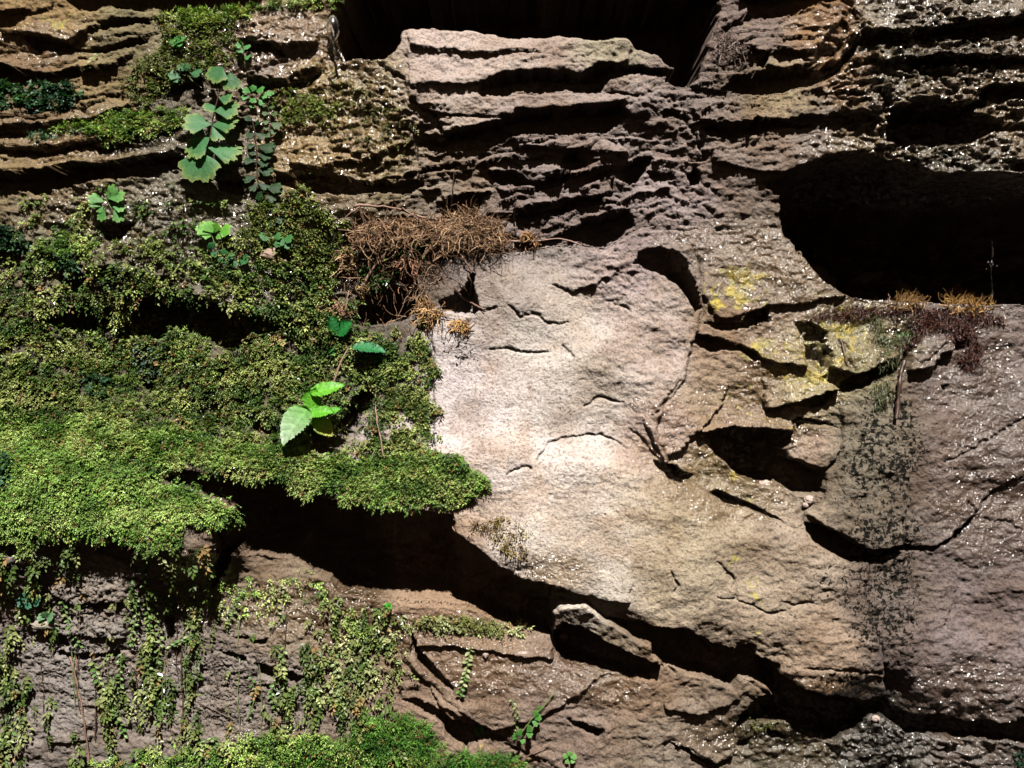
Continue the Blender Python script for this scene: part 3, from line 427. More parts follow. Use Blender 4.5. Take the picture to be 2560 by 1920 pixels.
# ---------------------------------------------------------------- materials
def N(nt, typ, **kw):
    n = nt.nodes.new(typ)
    for k, v in kw.items():
        if k == 'inp':
            for a, b in v.items(): n.inputs[a].default_value = b
        else: setattr(n, k, v)
    return n
def mixc(nt, fac, a, b, mode='MIX'):
    m = nt.nodes.new('ShaderNodeMix'); m.data_type = 'RGBA'; m.blend_type = mode
    for sock, val in ((m.inputs[0], fac), (m.inputs[6], a), (m.inputs[7], b)):
        if hasattr(val, 'is_output'): nt.links.new(val, sock)
        elif isinstance(val, tuple): sock.default_value = (*val, 1) if len(val) == 3 else val
        else: sock.default_value = val
    return m.outputs[2]
def math_(nt, op, a, b=None, c=None, clamp=False):
    m = nt.nodes.new('ShaderNodeMath'); m.operation = op; m.use_clamp = clamp
    for k, val in enumerate((a, b, c)):
        if val is None: continue
        if hasattr(val, 'is_output'): nt.links.new(val, m.inputs[k])
        else: m.inputs[k].default_value = val
    return m.outputs[0]
def newmat(name):
    m = bpy.data.materials.new(name); m.use_nodes = True; nt = m.node_tree
    b = nt.nodes['Principled BSDF']; return m, nt, b
def noise(nt, co, scale, detail=3, rough=.5, dist=0):
    n = N(nt, 'ShaderNodeTexNoise', inp={'Scale': scale, 'Detail': detail, 'Roughness': rough, 'Distortion': dist}); nt.links.new(co, n.inputs['Vector']); return n.outputs['Fac']
def ramp(nt, f, a, b):
    m = nt.nodes.new('ShaderNodeMapRange'); m.interpolation_type = 'SMOOTHSTEP'; m.clamp = True
    nt.links.new(f, m.inputs[0])
    for k, val in ((1, a), (2, b)):
        if hasattr(val, 'is_output'): nt.links.new(val, m.inputs[k])
        else: m.inputs[k].default_value = val
    return m.outputs[0]

def rock_material():
    m, nt, b = newmat('stone'); L = nt.links.new
    co = nt.nodes.new('ShaderNodeNewGeometry').outputs['Position']
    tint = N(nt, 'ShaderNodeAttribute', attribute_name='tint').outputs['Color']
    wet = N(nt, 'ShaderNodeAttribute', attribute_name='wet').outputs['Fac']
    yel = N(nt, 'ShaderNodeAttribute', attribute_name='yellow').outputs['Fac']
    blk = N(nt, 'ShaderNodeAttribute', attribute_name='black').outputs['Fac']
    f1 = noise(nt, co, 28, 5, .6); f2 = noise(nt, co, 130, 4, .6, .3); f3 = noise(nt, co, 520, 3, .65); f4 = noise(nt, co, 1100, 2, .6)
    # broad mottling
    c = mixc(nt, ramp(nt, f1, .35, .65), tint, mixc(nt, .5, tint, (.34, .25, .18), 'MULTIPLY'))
    c = mixc(nt, math_(nt, 'MULTIPLY', ramp(nt, f1, .62, .40), .35), c, mixc(nt, 1.0, tint, (.72, .74, .80), 'MULTIPLY'))
    f0 = noise(nt, co, 11, 5, .7, .5)
    c = mixc(nt, math_(nt, 'MULTIPLY', ramp(nt, f0, .52, .66), .45), c, mixc(nt, 1.0, c, (1.04, .90, .74), 'MULTIPLY'))
    c = mixc(nt, math_(nt, 'MULTIPLY', ramp(nt, f0, .46, .34), .5), c, mixc(nt, 1.0, c, (.74, .72, .74), 'MULTIPLY'))
    fs = noise(nt, co, 55, 6, .75, 1.0)
    c = mixc(nt, math_(nt, 'MULTIPLY', ramp(nt, fs, .60, .64), .45), c, mixc(nt, 1.0, c, (.55, .42, .33), 'MULTIPLY'))
    # mineral grain
    c = mixc(nt, math_(nt, 'MULTIPLY', ramp(nt, f2, .42, .30), .55), c, mixc(nt, 1.0, c, (.45, .38, .33), 'MULTIPLY'))
    c = mixc(nt, math_(nt, 'MULTIPLY', ramp(nt, f2, .58, .72), .5), c, mixc(nt, 1.0, c, (1.45, 1.4, 1.3), 'MULTIPLY'))
    c = mixc(nt, math_(nt, 'MULTIPLY', ramp(nt, f3, .46, .39), .55), c, mixc(nt, 1.0, c, (.30, .24, .20), 'MULTIPLY'))
    c = mixc(nt, math_(nt, 'MULTIPLY', ramp(nt, f3, .56, .64), .38), c, mixc(nt, 1.0, c, (1.6, 1.55, 1.45), 'MULTIPLY'))
    # yellow green crust lichen in small spots
    g1 = noise(nt, co, 75, 5, .7, .4); thr = math_(nt, 'MULTIPLY_ADD', yel, -.20, .70)
    ym = ramp(nt, g1, thr, math_(nt, 'ADD', thr, .02))
    ycol = mixc(nt, ramp(nt, f2, .4, .6), (.19, .19, .04), (.42, .34, .03))
    c = mixc(nt, math_(nt, 'MULTIPLY', math_(nt, 'MULTIPLY', ym, ramp(nt, yel, .04, .3)), .6), c, ycol)
    c = mixc(nt, math_(nt, 'MULTIPLY', yel, .14), c, mixc(nt, 1.0, c, (.86, .95, .40), 'MULTIPLY'))
    # black crust lichen, fine specks that crowd together
    k1 = noise(nt, co, 300, 3, .7, .6); th2 = math_(nt, 'MULTIPLY_ADD', blk, -.165, .665)
    km = ramp(nt, math_(nt, 'ADD', math_(nt, 'MULTIPLY', k1, .78), math_(nt, 'MULTIPLY', noise(nt, co, 60, 3, .6), .22)), th2, math_(nt, 'ADD', th2, .012))
    c = mixc(nt, math_(nt, 'MULTIPLY', km, .97), c, (.006, .006, .005))
    # water darkens the stone a little
    wn = ramp(nt, math_(nt, 'ADD', math_(nt, 'MULTIPLY', wet, .75), math_(nt, 'MULTIPLY', noise(nt, co, 45, 4, .65), .6)), .42, .85)
    c = mixc(nt, math_(nt, 'MULTIPLY', wn, .7), c, mixc(nt, 1.0, c, (.60, .50, .36), 'MULTIPLY'))
    L(c, b.inputs['Base Color'])
    b.inputs['Roughness'].default_value = .8
    rr = N(nt, 'ShaderNodeMapRange', inp={1: 0, 2: 1, 3: .8, 4: .32}); L(wn, rr.inputs[0]); L(rr.outputs[0], b.inputs['Roughness'])
    sp = N(nt, 'ShaderNodeMapRange', inp={1: 0, 2: 1, 3: .25, 4: .4}); L(wn, sp.inputs[0]); L(math_(nt, 'MULTIPLY', sp.outputs[0], math_(nt, 'MULTIPLY_ADD', km, -.9, 1.0)), b.inputs['Specular IOR Level'])
    # thin water film
    cr = N(nt, 'ShaderNodeMapRange', inp={1: .2, 2: .8, 3: 0, 4: 1.0}); L(wn, cr.inputs[0]); L(math_(nt, 'MULTIPLY', cr.outputs[0], math_(nt, 'MULTIPLY_ADD', km, -.97, 1.0)), b.inputs['Coat Weight'])
    b.inputs['Coat Roughness'].default_value = .17; b.inputs['Coat IOR'].default_value = 1.5
    h = math_(nt, 'ADD', math_(nt, 'MULTIPLY', f2, .55), math_(nt, 'ADD', math_(nt, 'MULTIPLY', f3, .36), math_(nt, 'MULTIPLY', f4, .16)))
    bp = N(nt, 'ShaderNodeBump', inp={'Strength': .95, 'Distance': .0028}); L(h, bp.inputs['Height']); L(bp.outputs[0], b.inputs['Normal'])
    h2 = math_(nt, 'ADD', noise(nt, co, 95, 1, .5), math_(nt, 'MULTIPLY', noise(nt, co, 260, 1, .5), .42))
    bp2 = N(nt, 'ShaderNodeBump', inp={'Strength': 1.0, 'Distance': .015}); L(h2, bp2.inputs['Height']); L(bp2.outputs[0], b.inputs['Coat Normal'])
    return m
STONE = rock_material()

def leaf_material(name, rough=.5, trans=.25, spec=.35, vein=False, coat=0.0):
    m, nt, b = newmat(name); L = nt.links.new
    tint = N(nt, 'ShaderNodeAttribute', attribute_name='tint').outputs['Color']
    co = nt.nodes.new('ShaderNodeNewGeometry').outputs['Position']
    f = noise(nt, co, 300, 3, .6)
    c = mixc(nt, ramp(nt, f, .3, .7), mixc(nt, 1.0, tint, (.72, .76, .7), 'MULTIPLY'), tint)
    L(c, b.inputs['Base Color']); b.inputs['Roughness'].default_value = rough; b.inputs['Specular IOR Level'].default_value = spec
    b.inputs['Coat Weight'].default_value = coat; b.inputs['Coat Roughness'].default_value = .15
    tr = nt.nodes.new('ShaderNodeBsdfTranslucent'); L(mixc(nt, 1.0, c, (1.3, 1.5, .5), 'MULTIPLY'), tr.inputs[0])
    mx = nt.nodes.new('ShaderNodeMixShader'); mx.inputs[0].default_value = trans
    L(b.outputs[0], mx.inputs[1]); L(tr.outputs[0], mx.inputs[2]); L(mx.outputs[0], nt.nodes['Material Output'].inputs[0])
    if vein:
        bp = N(nt, 'ShaderNodeBump', inp={'Strength': .4, 'Distance': .0008}); L(noise(nt, co, 700, 2), bp.inputs['Height']); L(bp.outputs[0], b.inputs['Normal'])
    return m
MOSS = leaf_material('moss leaf', .5, .22, .35, coat=.07)
FERN = leaf_material('fern leaf', .55, .3, .3, True)
HERB = leaf_material('soft leaf', .45, .35, .35, True)
FIBRE = leaf_material('dry fibre', .6, .1, .3)
WETFIB = leaf_material('wet fibre', .5, .05, .25, coat=.03)
def plain(name, col, rough=.7, sc_=200):
    m, nt, b = newmat(name)
    co = nt.nodes.new('ShaderNodeNewGeometry').outputs['Position']
    c = mixc(nt, noise(nt, co, sc_, 3), tuple(x * .6 for x in col), tuple(x * 1.3 for x in col)); nt.links.new(c, b.inputs['Base Color'])
    b.inputs['Roughness'].default_value = rough; return m
TWIG = plain('twig bark', (.20, .115, .08), .6); STEM = plain('green stem', (.12, .15, .05), .5); ROOT = plain('dark root', (.045, .022, .014), .5)
PEBB = plain('pale pebble', (.34, .26, .22), .6)

# ---------------------------------------------------------------- mesh output
def link(o, parent=None):
    COL.objects.link(o)
    if parent is not None: o.parent = parent
    return o
def mesh_np(name, verts, faces, mat=None, parent=None, tint=None, smooth=False, extra=None):
    """faces: (n,3) or (n,4) array"""
    me = bpy.data.meshes.new(name); verts = np.asarray(verts, np.float32); faces = np.asarray(faces, np.int32)
    n, k = faces.shape
    me.vertices.add(len(verts)); me.vertices.foreach_set('co', verts.ravel())
    me.loops.add(n * k); me.loops.foreach_set('vertex_index', faces.ravel())
    me.polygons.add(n); me.polygons.foreach_set('loop_start', np.arange(0, n * k, k, dtype=np.int32))
    me.polygons.foreach_set('loop_total', np.full(n, k, np.int32))
    me.update(calc_edges=True)
    me.polygons.foreach_set('use_smooth', np.full(n, smooth, bool))
    if tint is not None:
        a = me.attributes.new('tint', 'FLOAT_COLOR', 'POINT'); c = np.ones((len(verts), 4), np.float32); c[:, :3] = tint
        a.data.foreach_set('color', c.ravel())
    for nm, arr in (extra or {}).items():
        a = me.attributes.new(nm, 'FLOAT', 'POINT'); a.data.foreach_set('value', np.asarray(arr, np.float32).ravel())
    if mat: me.materials.append(mat)
    return link(bpy.data.objects.new(name, me), parent)
def tag(o, label=None, cat=None, group=None, kind=None):
    if label: o['label'] = label
    if cat: o['category'] = cat
    if group: o['group'] = group
    if kind: o['kind'] = kind
    return o
def empty(name, loc): 
    o = bpy.data.objects.new(name, None); o.empty_display_size = .02; COL.objects.link(o); o.location = loc; return o

# ---------------------------------------------------------------- the rock wall, one object per rock
cell = np.zeros((NV - 1, NU - 1), np.int32)
cell[:] = lab[:-1, :-1]
idx = np.arange(NV * NU).reshape(NV, NU)
flat = POS.reshape(-1, 3)
for k in range(len(ROCKS) + 1):
    sel = cell == k
    if not sel.any(): continue
    jj, ii = np.nonzero(sel)
    q = np.stack([idx[jj, ii], idx[jj + 1, ii], idx[jj + 1, ii + 1], idx[jj, ii + 1]], -1)
    # rim edges -> a skirt going back into the wall, so that every rock is a body with thickness
    pad = np.pad(sel, 1); edges = []
    l = sel & ~pad[1:-1, :-2]; j, i = np.nonzero(l); edges.append(np.stack([idx[j, i], idx[j + 1, i]], -1))
    r = sel & ~pad[1:-1, 2:]; j, i = np.nonzero(r); edges.append(np.stack([idx[j + 1, i + 1], idx[j, i + 1]], -1))
    t = sel & ~pad[:-2, 1:-1]; j, i = np.nonzero(t); edges.append(np.stack([idx[j, i + 1], idx[j, i]], -1))
    b_ = sel & ~pad[2:, 1:-1]; j, i = np.nonzero(b_); edges.append(np.stack([idx[j + 1, i], idx[j + 1, i + 1]], -1))
    e = np.concatenate(edges)
    used = np.unique(q); ev = np.unique(e)
    remap = np.full(NV * NU, -1, np.int64); remap[used] = np.arange(len(used))
    rem2 = np.full(NV * NU, -1, np.int64); rem2[ev] = np.arange(len(ev)) + len(used)
    vv = flat[used]; cen = flat[ev].mean(0)
    back = flat[ev].copy(); back[:, 1] = np.maximum(back[:, 1] + .03, .10); back[:, (0, 2)] += (cen[[0, 2]] - back[:, (0, 2)]) * (.01 + .0007 * k)
    verts = np.concatenate([vv, back])
    fq = remap[q]; fe = np.stack([remap[e[:, 1]], remap[e[:, 0]], rem2[e[:, 0]], rem2[e[:, 1]]], -1)
    faces = np.concatenate([fq, fe])
    src = np.concatenate([used, ev])
    name = 'cliff' if k == 0 else ROCKS[k - 1][0]
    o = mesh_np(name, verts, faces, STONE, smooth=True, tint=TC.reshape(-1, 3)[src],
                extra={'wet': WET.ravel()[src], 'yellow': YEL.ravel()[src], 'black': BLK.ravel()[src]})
    if k == 0: tag(o, 'deep brown rock behind the hollows of the wall', kind='structure')
    else: tag(o, ROCKS[k - 1][1], 'rock')
# solid rock behind everything
bx0, bx1 = PX.min() * 1.05, PX.max() * 1.05; bz0, bz1 = PZ.min() - .02, PZ.max() + .02
bv = np.array([(x, y, z) for x in (bx0, bx1) for y in (.16, .5) for z in (bz0, bz1)])
bf = np.array([(0, 1, 3, 2), (4, 6, 7, 5), (0, 4, 5, 1), (2, 3, 7, 6), (0, 2, 6, 4), (1, 5, 7, 3)])
o = mesh_np('cliff', bv, bf, STONE, tint=np.tile([.18, .14, .11], (8, 1)), extra={'wet': np.zeros(8), 'yellow': np.zeros(8), 'black': np.zeros(8)})
tag(o, 'solid rock mass behind the wall', kind='structure')
# ================================================================ PLANTS
def surf(u, v):
    """point on the rock, smoothed normal and depth for picture position arrays"""
    u = np.asarray(u, np.float32); v = np.asarray(v, np.float32)
    return bil(POS, ua, va, u, v), bil(NRM, ua, va, u, v), bil(DEPTH, ua, va, u, v)
def ray(u, v, d):
    """picture position at depth d -> world point"""
    k = (DIST - d) / DIST
    return Vector(((u - CX) * k * S, -d * S, Z0 + (CY - v) * k * S))
SMD = blur(blur(DEPTH, 3, 0), 3, 1)
def depth_at(u, v, r=10):
    us = np.array([u, u - r, u + r, u, u]); vs = np.array([v, v, v, v - r, v + r])
    return float(np.max(bil(SMD, ua, va, us.astype(np.float32), vs.astype(np.float32))))

def nrm(a): return a / (np.linalg.norm(a, axis=-1, keepdims=True) + 1e-9)
def leaves_mesh(name, P, G, Nn, L, W, tint, mat=None, parent=None, fold=.25):
    """many small pointed leaves in one mesh: base points, directions, normals, lengths and widths"""
    n = len(P); sd_ = nrm(np.cross(G, Nn)); Nn = nrm(np.cross(sd_, G))
    mid = P + G * (L * .45)[:, None]
    a = mid + sd_ * (W * .5)[:, None] + Nn * (W * fold)[:, None]; b = mid - sd_ * (W * .5)[:, None] + Nn * (W * fold)[:, None]
    tip = P + G * L[:, None] - Nn * (L * .12)[:, None]
    v = np.stack([P, a, tip, b], 1).reshape(-1, 3)
    i = np.arange(n)[:, None] * 4
    f = np.concatenate([i + [0, 1, 2], i + [0, 2, 3]], 0)
    return mesh_np(name, v, f, mat or MOSS, parent, np.repeat(tint, 4, 0))

def moss(name, label, poly, dens, leafl, leafw, spr, nleaf, cols, gdir=(.25, .8, -.35), spread=.55, field=None, lift=2.0, hole=.35, thr=0.0, fold=.2, mat=None, upn=1.0, feather=30, pocket=.12):
    P = pts(poly); a = np.array(P); x0, y0 = a.min(0); x1, y1 = a.max(0)
    x0 = max(x0, -140); x1 = min(x1, 2700); y0 = max(y0, -140); y1 = min(y1, 2060)
    n = int((x1 - x0) * (y1 - y0) * dens)
    u = rng.uniform(x0, x1, n).astype(np.float32); v = rng.uniform(y0, y1, n).astype(np.float32)
    uw = u + feather * fbm(u / 55, v / 45, 3, 201); vw = v + feather * .7 * fbm(u / 55, v / 45, 3, 203)
    m = inpoly(uw, vw, P)
    pr = 1 - hole * 2 * sstep(.05, .35, fbm(u / 38 + 3, v / 22, 3, 205) - thr)
    if field is not None: pr = pr * bil(field, ua, va, u, v)
    pr = pr * np.where(bil(PM, ua, va, u, v) > .5, pocket, 1)
    m &= rng.uniform(0, 1, n) < pr
    u = u[m]; v = v[m]; n = len(u)
    if not n: return None
    p, n0, d = surf(u, v)
    p = p + n0 * (rng.uniform(0, lift, n) * S)[:, None]
    g = n0 * gdir[1] + np.array([gdir[0], 0, gdir[2]]) + rng.normal(0, spread, (n, 3)); g = nrm(g)
    sl = spr * S * rng.uniform(.6, 1.3, n)
    vig = rng.uniform(.7, 1.25, n) * (1 + .25 * fbm(u / 70, v / 70, 2, 207))
    hue = np.clip(.5 + .9 * fbm(u / 90, v / 60, 2, 209) + rng.normal(0, .22, n), 0, 1)
    c = np.array(cols, np.float32); base = np.where(hue[:, None] < .5, c[0] + (c[1] - c[0]) * (hue * 2)[:, None], c[1] + (c[2] - c[1]) * (hue * 2 - 1)[:, None]) * vig[:, None]
    dead = (rng.uniform(0, 1, n) < .05 + .10 * sstep(.1, .5, fbm(u / 40, v / 40, 2, 215)))
    if cols[2][1] > .2: base = np.where(dead[:, None], np.array([.24, .15, .055]) * vig[:, None], base)
    lsz = 1 + .35 * fbm(u / 60 + 7, v / 60, 2, 217)
    up = nrm(np.array([0, -.35, 1.0]) * upn + n0 * .3 + rng.normal(0, .35, (n, 3)))
    sd_ = nrm(np.cross(g, up))
    LP, LG, LN, LL, LW, LC = [], [], [], [], [], []
    for k in range(nleaf):
        t = (k + .4) / nleaf; side = 1 if k % 2 else -1
        ax = p + g * (sl * t)[:, None] + np.array([0, 0, -1]) * (sl * .25 * t * t)[:, None]
        LP.append(ax); LG.append(nrm(g * .75 + sd_ * side * .8 + rng.normal(0, .15, (n, 3))) if k < nleaf - 1 else g)
        LN.append(nrm(up + rng.normal(0, .28, (n, 3)))); sc_ = rng.uniform(.6, 1.3, n) * (1 - .35 * t) * lsz
        LL.append(leafl * S * sc_); LW.append(leafw * S * sc_)
        LC.append(base * (1 + .35 * (t - .4)) * rng.uniform(.8, 1.2, n)[:, None])
    o = leaves_mesh(name, np.concatenate(LP), np.concatenate(LG), np.concatenate(LN), np.concatenate(LL), np.concatenate(LW), np.clip(np.concatenate(LC), 0.004, .8), mat, None, fold)
    return tag(o, label, 'moss', kind='stuff')

GY = [(.045, .095, .016), (.13, .19, .038), (.34, .38, .12)]
GB = [(.09, .19, .03), (.27, .41, .08), (.50, .60, .19)]
GD = [(.012, .045, .022), (.030, .085, .035), (.06, .12, .05)]
GO = [(.07, .075, .015), (.13, .13, .03), (.20, .18, .05)]
GC = [(.13, .25, .045), (.26, .42, .085), (.42, .56, .16)]
GV = [(.04, .12, .016), (.09, .23, .03), (.20, .36, .07)]
PATCHY = sstep(-.12, .28, fbm(U / 75, V / 45, 3, 221) + np.clip((V - 640) / 500, -.18, .6))
F6 = PATCHY * blobs("200,1000,420,110,.9 100,1120,300,130,.8 500,1080,260,60,.9 800,1180,260,60,1 400,900,400,120,.8 200,800,300,90,.7 250,650,350,120,.25 100,560,200,90,.22 500,560,250,110,.15 780,700,110,80,.5 720,900,160,160,.9 1000,950,90,180,1 1020,850,70,80,1 950,840,70,60,.6 620,880,120,120,.7 300,1180,300,120,.8 1080,1190,110,60,.9 470,640,250,60,.15 850,1010,200,200,.35", .05)
DARKCUT = 1 - blobs("890,1000,50,130,.85 880,780,70,60,.7 930,720,70,70,.9 450,620,60,40,.3", 0)
moss('moss_carpet', 'thick green leafy moss carpet over the big left boulder', 'S -140,500 230,470 450,430 600,480 760,570 830,600 850,700 880,800 960,820 1060,810 1085,850 1090,1130 1150,1150 1205,1190 1190,1250 1080,1268 980,1262 800,1242 690,1200 530,1180 352,1168 200,1120 -140,1090', .060, 8.8, 5, 16, 6, GY, field=F6 * DARKCUT, hole=.46, lift=7, feather=40)
moss('moss_cushion', 'dense bright moss cushion along the sunlit lip above the long shadow', 'S -140,1020 100,1040 330,1060 560,1090 700,1110 790,1170 1000,1130 1150,1150 1230,1200 1180,1260 1000,1262 800,1236 690,1196 600,1170 450,1165 352,1160 200,1100 -140,1080', .115, 7, 3.6, 12, 6, GC, gdir=(.3, .7, -.1), hole=.12, lift=8, feather=34)
moss('moss_cushion', 'dense pointed moss cushion hanging over the pale flaky stone at the lower left', 'S -140,1070 100,1090 200,1110 352,1168 430,1205 590,1275 560,1310 480,1310 430,1370 330,1350 250,1330 100,1340 20,1420 -140,1500', .115, 7.2, 3.8, 13, 6, GC, gdir=(.35, .7, -.25), hole=.14, lift=9, feather=40)
moss('moss_patch', 'small bright moss tuft beside the water trickle at the top edge', 'A 1560,60 1700,5 1900,-20 2050,-40 2120,20 1900,40 1780,50 1660,75', .05, 9, 4, 16, 5, GB, lift=6, feather=8)
moss('moss_patch', 'olive moss spreading down the stone layers left of the big fern', 'A 930,100 1080,92 1350,60 1540,75 1545,130 1400,190 1450,290 1300,330 1500,360 1400,420 1060,520 900,600 1180,700 1000,650 740,620 780,480 880,380 1050,240 1000,170', .045, 8.5, 4.5, 17, 5, [(.07, .09, .02), (.13, .17, .03), (.22, .26, .07)], hole=.5, thr=-.05, lift=6, feather=18)
moss('moss_patch', 'bright moss crest on the topmost left ledge under the black gap', 'A 1000,110 1180,90 1350,55 1540,70 1550,120 1400,150 1200,190 1120,160', .06, 10, 3.5, 18, 5, GB, gdir=(.1, .6, .4), lift=7, feather=8)
moss('moss_patch', 'long bright green moss strip running along the middle left stone layer', 'A 340,760 560,735 700,670 800,690 1180,675 1200,720 1140,770 820,835 640,875 560,830 350,790', .07, 9.5, 4, 18, 5, GB, gdir=(.2, .7, .15), lift=8, hole=.3, feather=12)
moss('moss_patch', 'yellow green moss patch right of the big fern where the wet slope begins', 'A 1690,590 1760,530 1900,550 1980,620 2100,640 2150,720 1900,760 1700,700', .045, 8, 4, 15, 5, [(.08, .10, .02), (.14, .19, .03), (.22, .27, .06)], hole=.5, lift=6, feather=16)
moss('liverwort_patch', 'dark bluish liverwort patch on the left edge below the upper dark slot', 'A -100,520 200,465 420,500 510,560 470,640 340,690 240,730 180,650 -100,660', .030, 14, 12, 14, 3, GD, hole=.4, lift=6, upn=.4, feather=10)
moss('liverwort_patch', 'dark wet liverwort scraps at the left end of the mossy strip', 'A 180,800 320,790 340,860 280,880 200,870', .03, 13, 11, 14, 3, GD, lift=5, upn=.4, feather=8)
moss('liverwort_patch', 'dark green liverwort between the roots under the dry brown fibres', 'R 480,560 760,520 1100,500 1080,640 960,740 760,800 640,980 420,1060 300,900 380,740', .022, 13, 10, 16, 4, [(.02, .06, .012), (.04, .11, .02), (.08, .17, .03)], hole=.5, lift=6, feather=12)
moss('moss_patch', 'sparse yellow moss on the wet slope above the dry brown fibres', 'S 640,500 760,470 850,560 900,640 800,700 700,640 600,600', .045, 9, 5, 16, 5, [(.09, .11, .02), (.15, .19, .035), (.24, .28, .07)], hole=.45, lift=5)
moss('moss_patch', 'thin olive moss film with tiny sprigs on the glistening slope', 'S 780,170 860,160 960,250 1050,330 1040,400 900,380 800,330 740,280', .010, 7, 4, 12, 4, GO, hole=.5, lift=3, feather=30)
FS = np.clip(.05 + 1.9 * fbm(U / 42, V / 260, 3, 231), 0, 1.2)
FB = 1 - .97 * np.clip(blobs("210,1480,95,110,1.2 185,1700,55,200,1.3 560,1690,95,130,1.2 640,1540,70,50,.9 480,1440,50,40,.7 330,1800,40,60,.4 800,1330,200,60,1 720,1490,60,60,.6 110,1900,50,60,.6", 0), 0, 1)
moss('creeping_moss', 'loose creeping moss trailing over the flaky stone at the bottom left', 'S -140,1380 60,1350 350,1370 520,1330 530,1480 620,1420 760,1420 840,1500 960,1500 960,1600 1000,1660 980,1700 1060,1760 1000,2060 -140,2060',   .0082, 15, 9, 28, 6, [(.05, .085, .015), (.11, .15, .035), (.25, .26, .10)], gdir=(.1, .5, -.9), field=FB * FS, hole=.3, lift=10, feather=36, spread=.4)
moss('moss_patch', 'feathery vivid green moss at the bottom edge below the wet slab', 'H -60,1500 150,1440 330,1360 480,1340 620,1420 700,1540 790,1600 1000,1540 1150,1600 1200,1720 1200,1900 -200,1900 -300,1580', .050, 12, 2.4, 22, 7, GV, gdir=(.25, .7, .5), hole=.25, lift=12, feather=20, pocket=.5)
moss('moss_patch', 'low green moss along the bottom left edge of the wall', 'G 560,1600 900,1560 1200,1540 1500,1440 1800,1450 2100,1500 2200,1900 400,1900', .024, 11, 4.5, 22, 6, GB, gdir=(.2, .7, .2), hole=.35, lift=10, feather=26)
moss('moss_patch', 'pale creeping moss line on the upper step of the wet slab', 'H 480,790 640,770 900,800 1200,865 1110,895 800,855 500,835', .045, 10, 5, 16, 5, [(.12, .13, .03), (.22, .24, .08), (.36, .38, .17)], lift=4, feather=6, hole=.4)
moss('moss_patch', 'pale leafy moss fringe left of the wet slab', 'H 60,780 200,700 420,720 500,800 500,1000 540,1180 300,1300 60,1300 0,1000', .0075, 12, 7.5, 20, 5, [(.10, .14, .03), (.20, .23, .07), (.34, .36, .16)], hole=.5, lift=6, feather=24)
moss('moss_patch', 'brownish golden moss sprigs under the tip of the moss cushion on the pale boulder', 'H 840,240 1000,210 1100,200 1190,260 1150,350 1250,450 1160,430 1050,400 960,300', .030, 9, 3, 20, 5, [(.10, .06, .02), (.20, .13, .035), (.26, .22, .05)], hole=.4, lift=4, feather=14)
moss('moss_patch', 'sparse moss threads on the flat wet stone under the long shadow', 'G 1270,560 1500,540 1800,520 1900,640 1850,760 1700,640 1560,760 1400,800 1300,780', .010, 9, 4, 18, 5, GB, hole=.8, thr=-.1, lift=3, feather=18)
moss('moss_patch', 'yellow green moss clump at the left foot of the long shadow', 'G 1950,780 2074,800 2150,850 2130,900 2000,870', .05, 9, 3.5, 18, 5, GB, lift=6, feather=6)
moss('moss_patch', 'green moss rim on the broken stone near the bottom right', 'I 430,1400 560,1380 640,1400 600,1430 450,1430', .03, 7, 4, 10, 4, GO, lift=3, feather=5)
moss('moss_patch', 'dark green moss in the lowest right corner of the wall', 'I 1990,1560 2100,1540 2300,1560 2300,1680 2050,1640', .04, 9, 5, 14, 5, GD, lift=4, feather=8)
moss('moss_patch', 'trailing moss scraps under the small dark recess of the left boulder', 'S 60,640 700,600 900,760 870,860 600,860 100,860', .006, 12, 7, 24, 5, GY, hole=.3, lift=12, pocket=1.0, feather=20)

moss('liverwort_patch', 'dark blue green liverwort spot at the left edge just above the carpet moss', 'D -60,20 90,10 180,60 170,150 60,180 -60,150', .03, 14, 11, 14, 3, GD, lift=8, upn=.5, feather=8)
moss('liverwort_patch', 'dark liverwort tuft hanging from the bright tuft left of the brown pebble', 'D 350,190 440,170 490,220 470,300 380,300', .03, 13, 10, 14, 3, GD, lift=12, upn=.5, feather=8)
moss('liverwort_patch', 'greyish liverwort cluster in the middle of the carpet moss', 'D 820,760 900,720 1000,760 1020,880 940,960 850,900', .028, 14, 11, 14, 3, [(.03, .06, .04), (.07, .12, .08), (.20, .25, .14)], lift=14, upn=.5, feather=12)
moss('liverwort_patch', 'bluish liverwort smear low in the carpet moss at the left', 'D 480,920 620,900 700,980 620,1060 480,1040', .022, 13, 10, 14, 3, GD, lift=14, upn=.5, feather=12)
moss('liverwort_patch', 'dark round leaved liverwort at the left edge beside the pointed cushion', 'D -60,1420 60,1440 70,1600 -60,1640', .03, 14, 12, 14, 3, GD, lift=14, upn=.5, feather=8)
moss('moss_patch', 'light green tuft above the hanging liverwort on the left boulder', 'D 230,100 400,60 560,70 620,110 540,180 380,200 250,180', .055, 8.5, 4.2, 16, 5, GB, lift=9, feather=12)
moss('moss_patch', 'light feathery tuft rising over the dark recess of the left boulder', 'D 1040,660 1080,630 1180,680 1250,760 1150,800 1050,760', .06, 8, 4, 16, 5, GB, lift=9, feather=10)

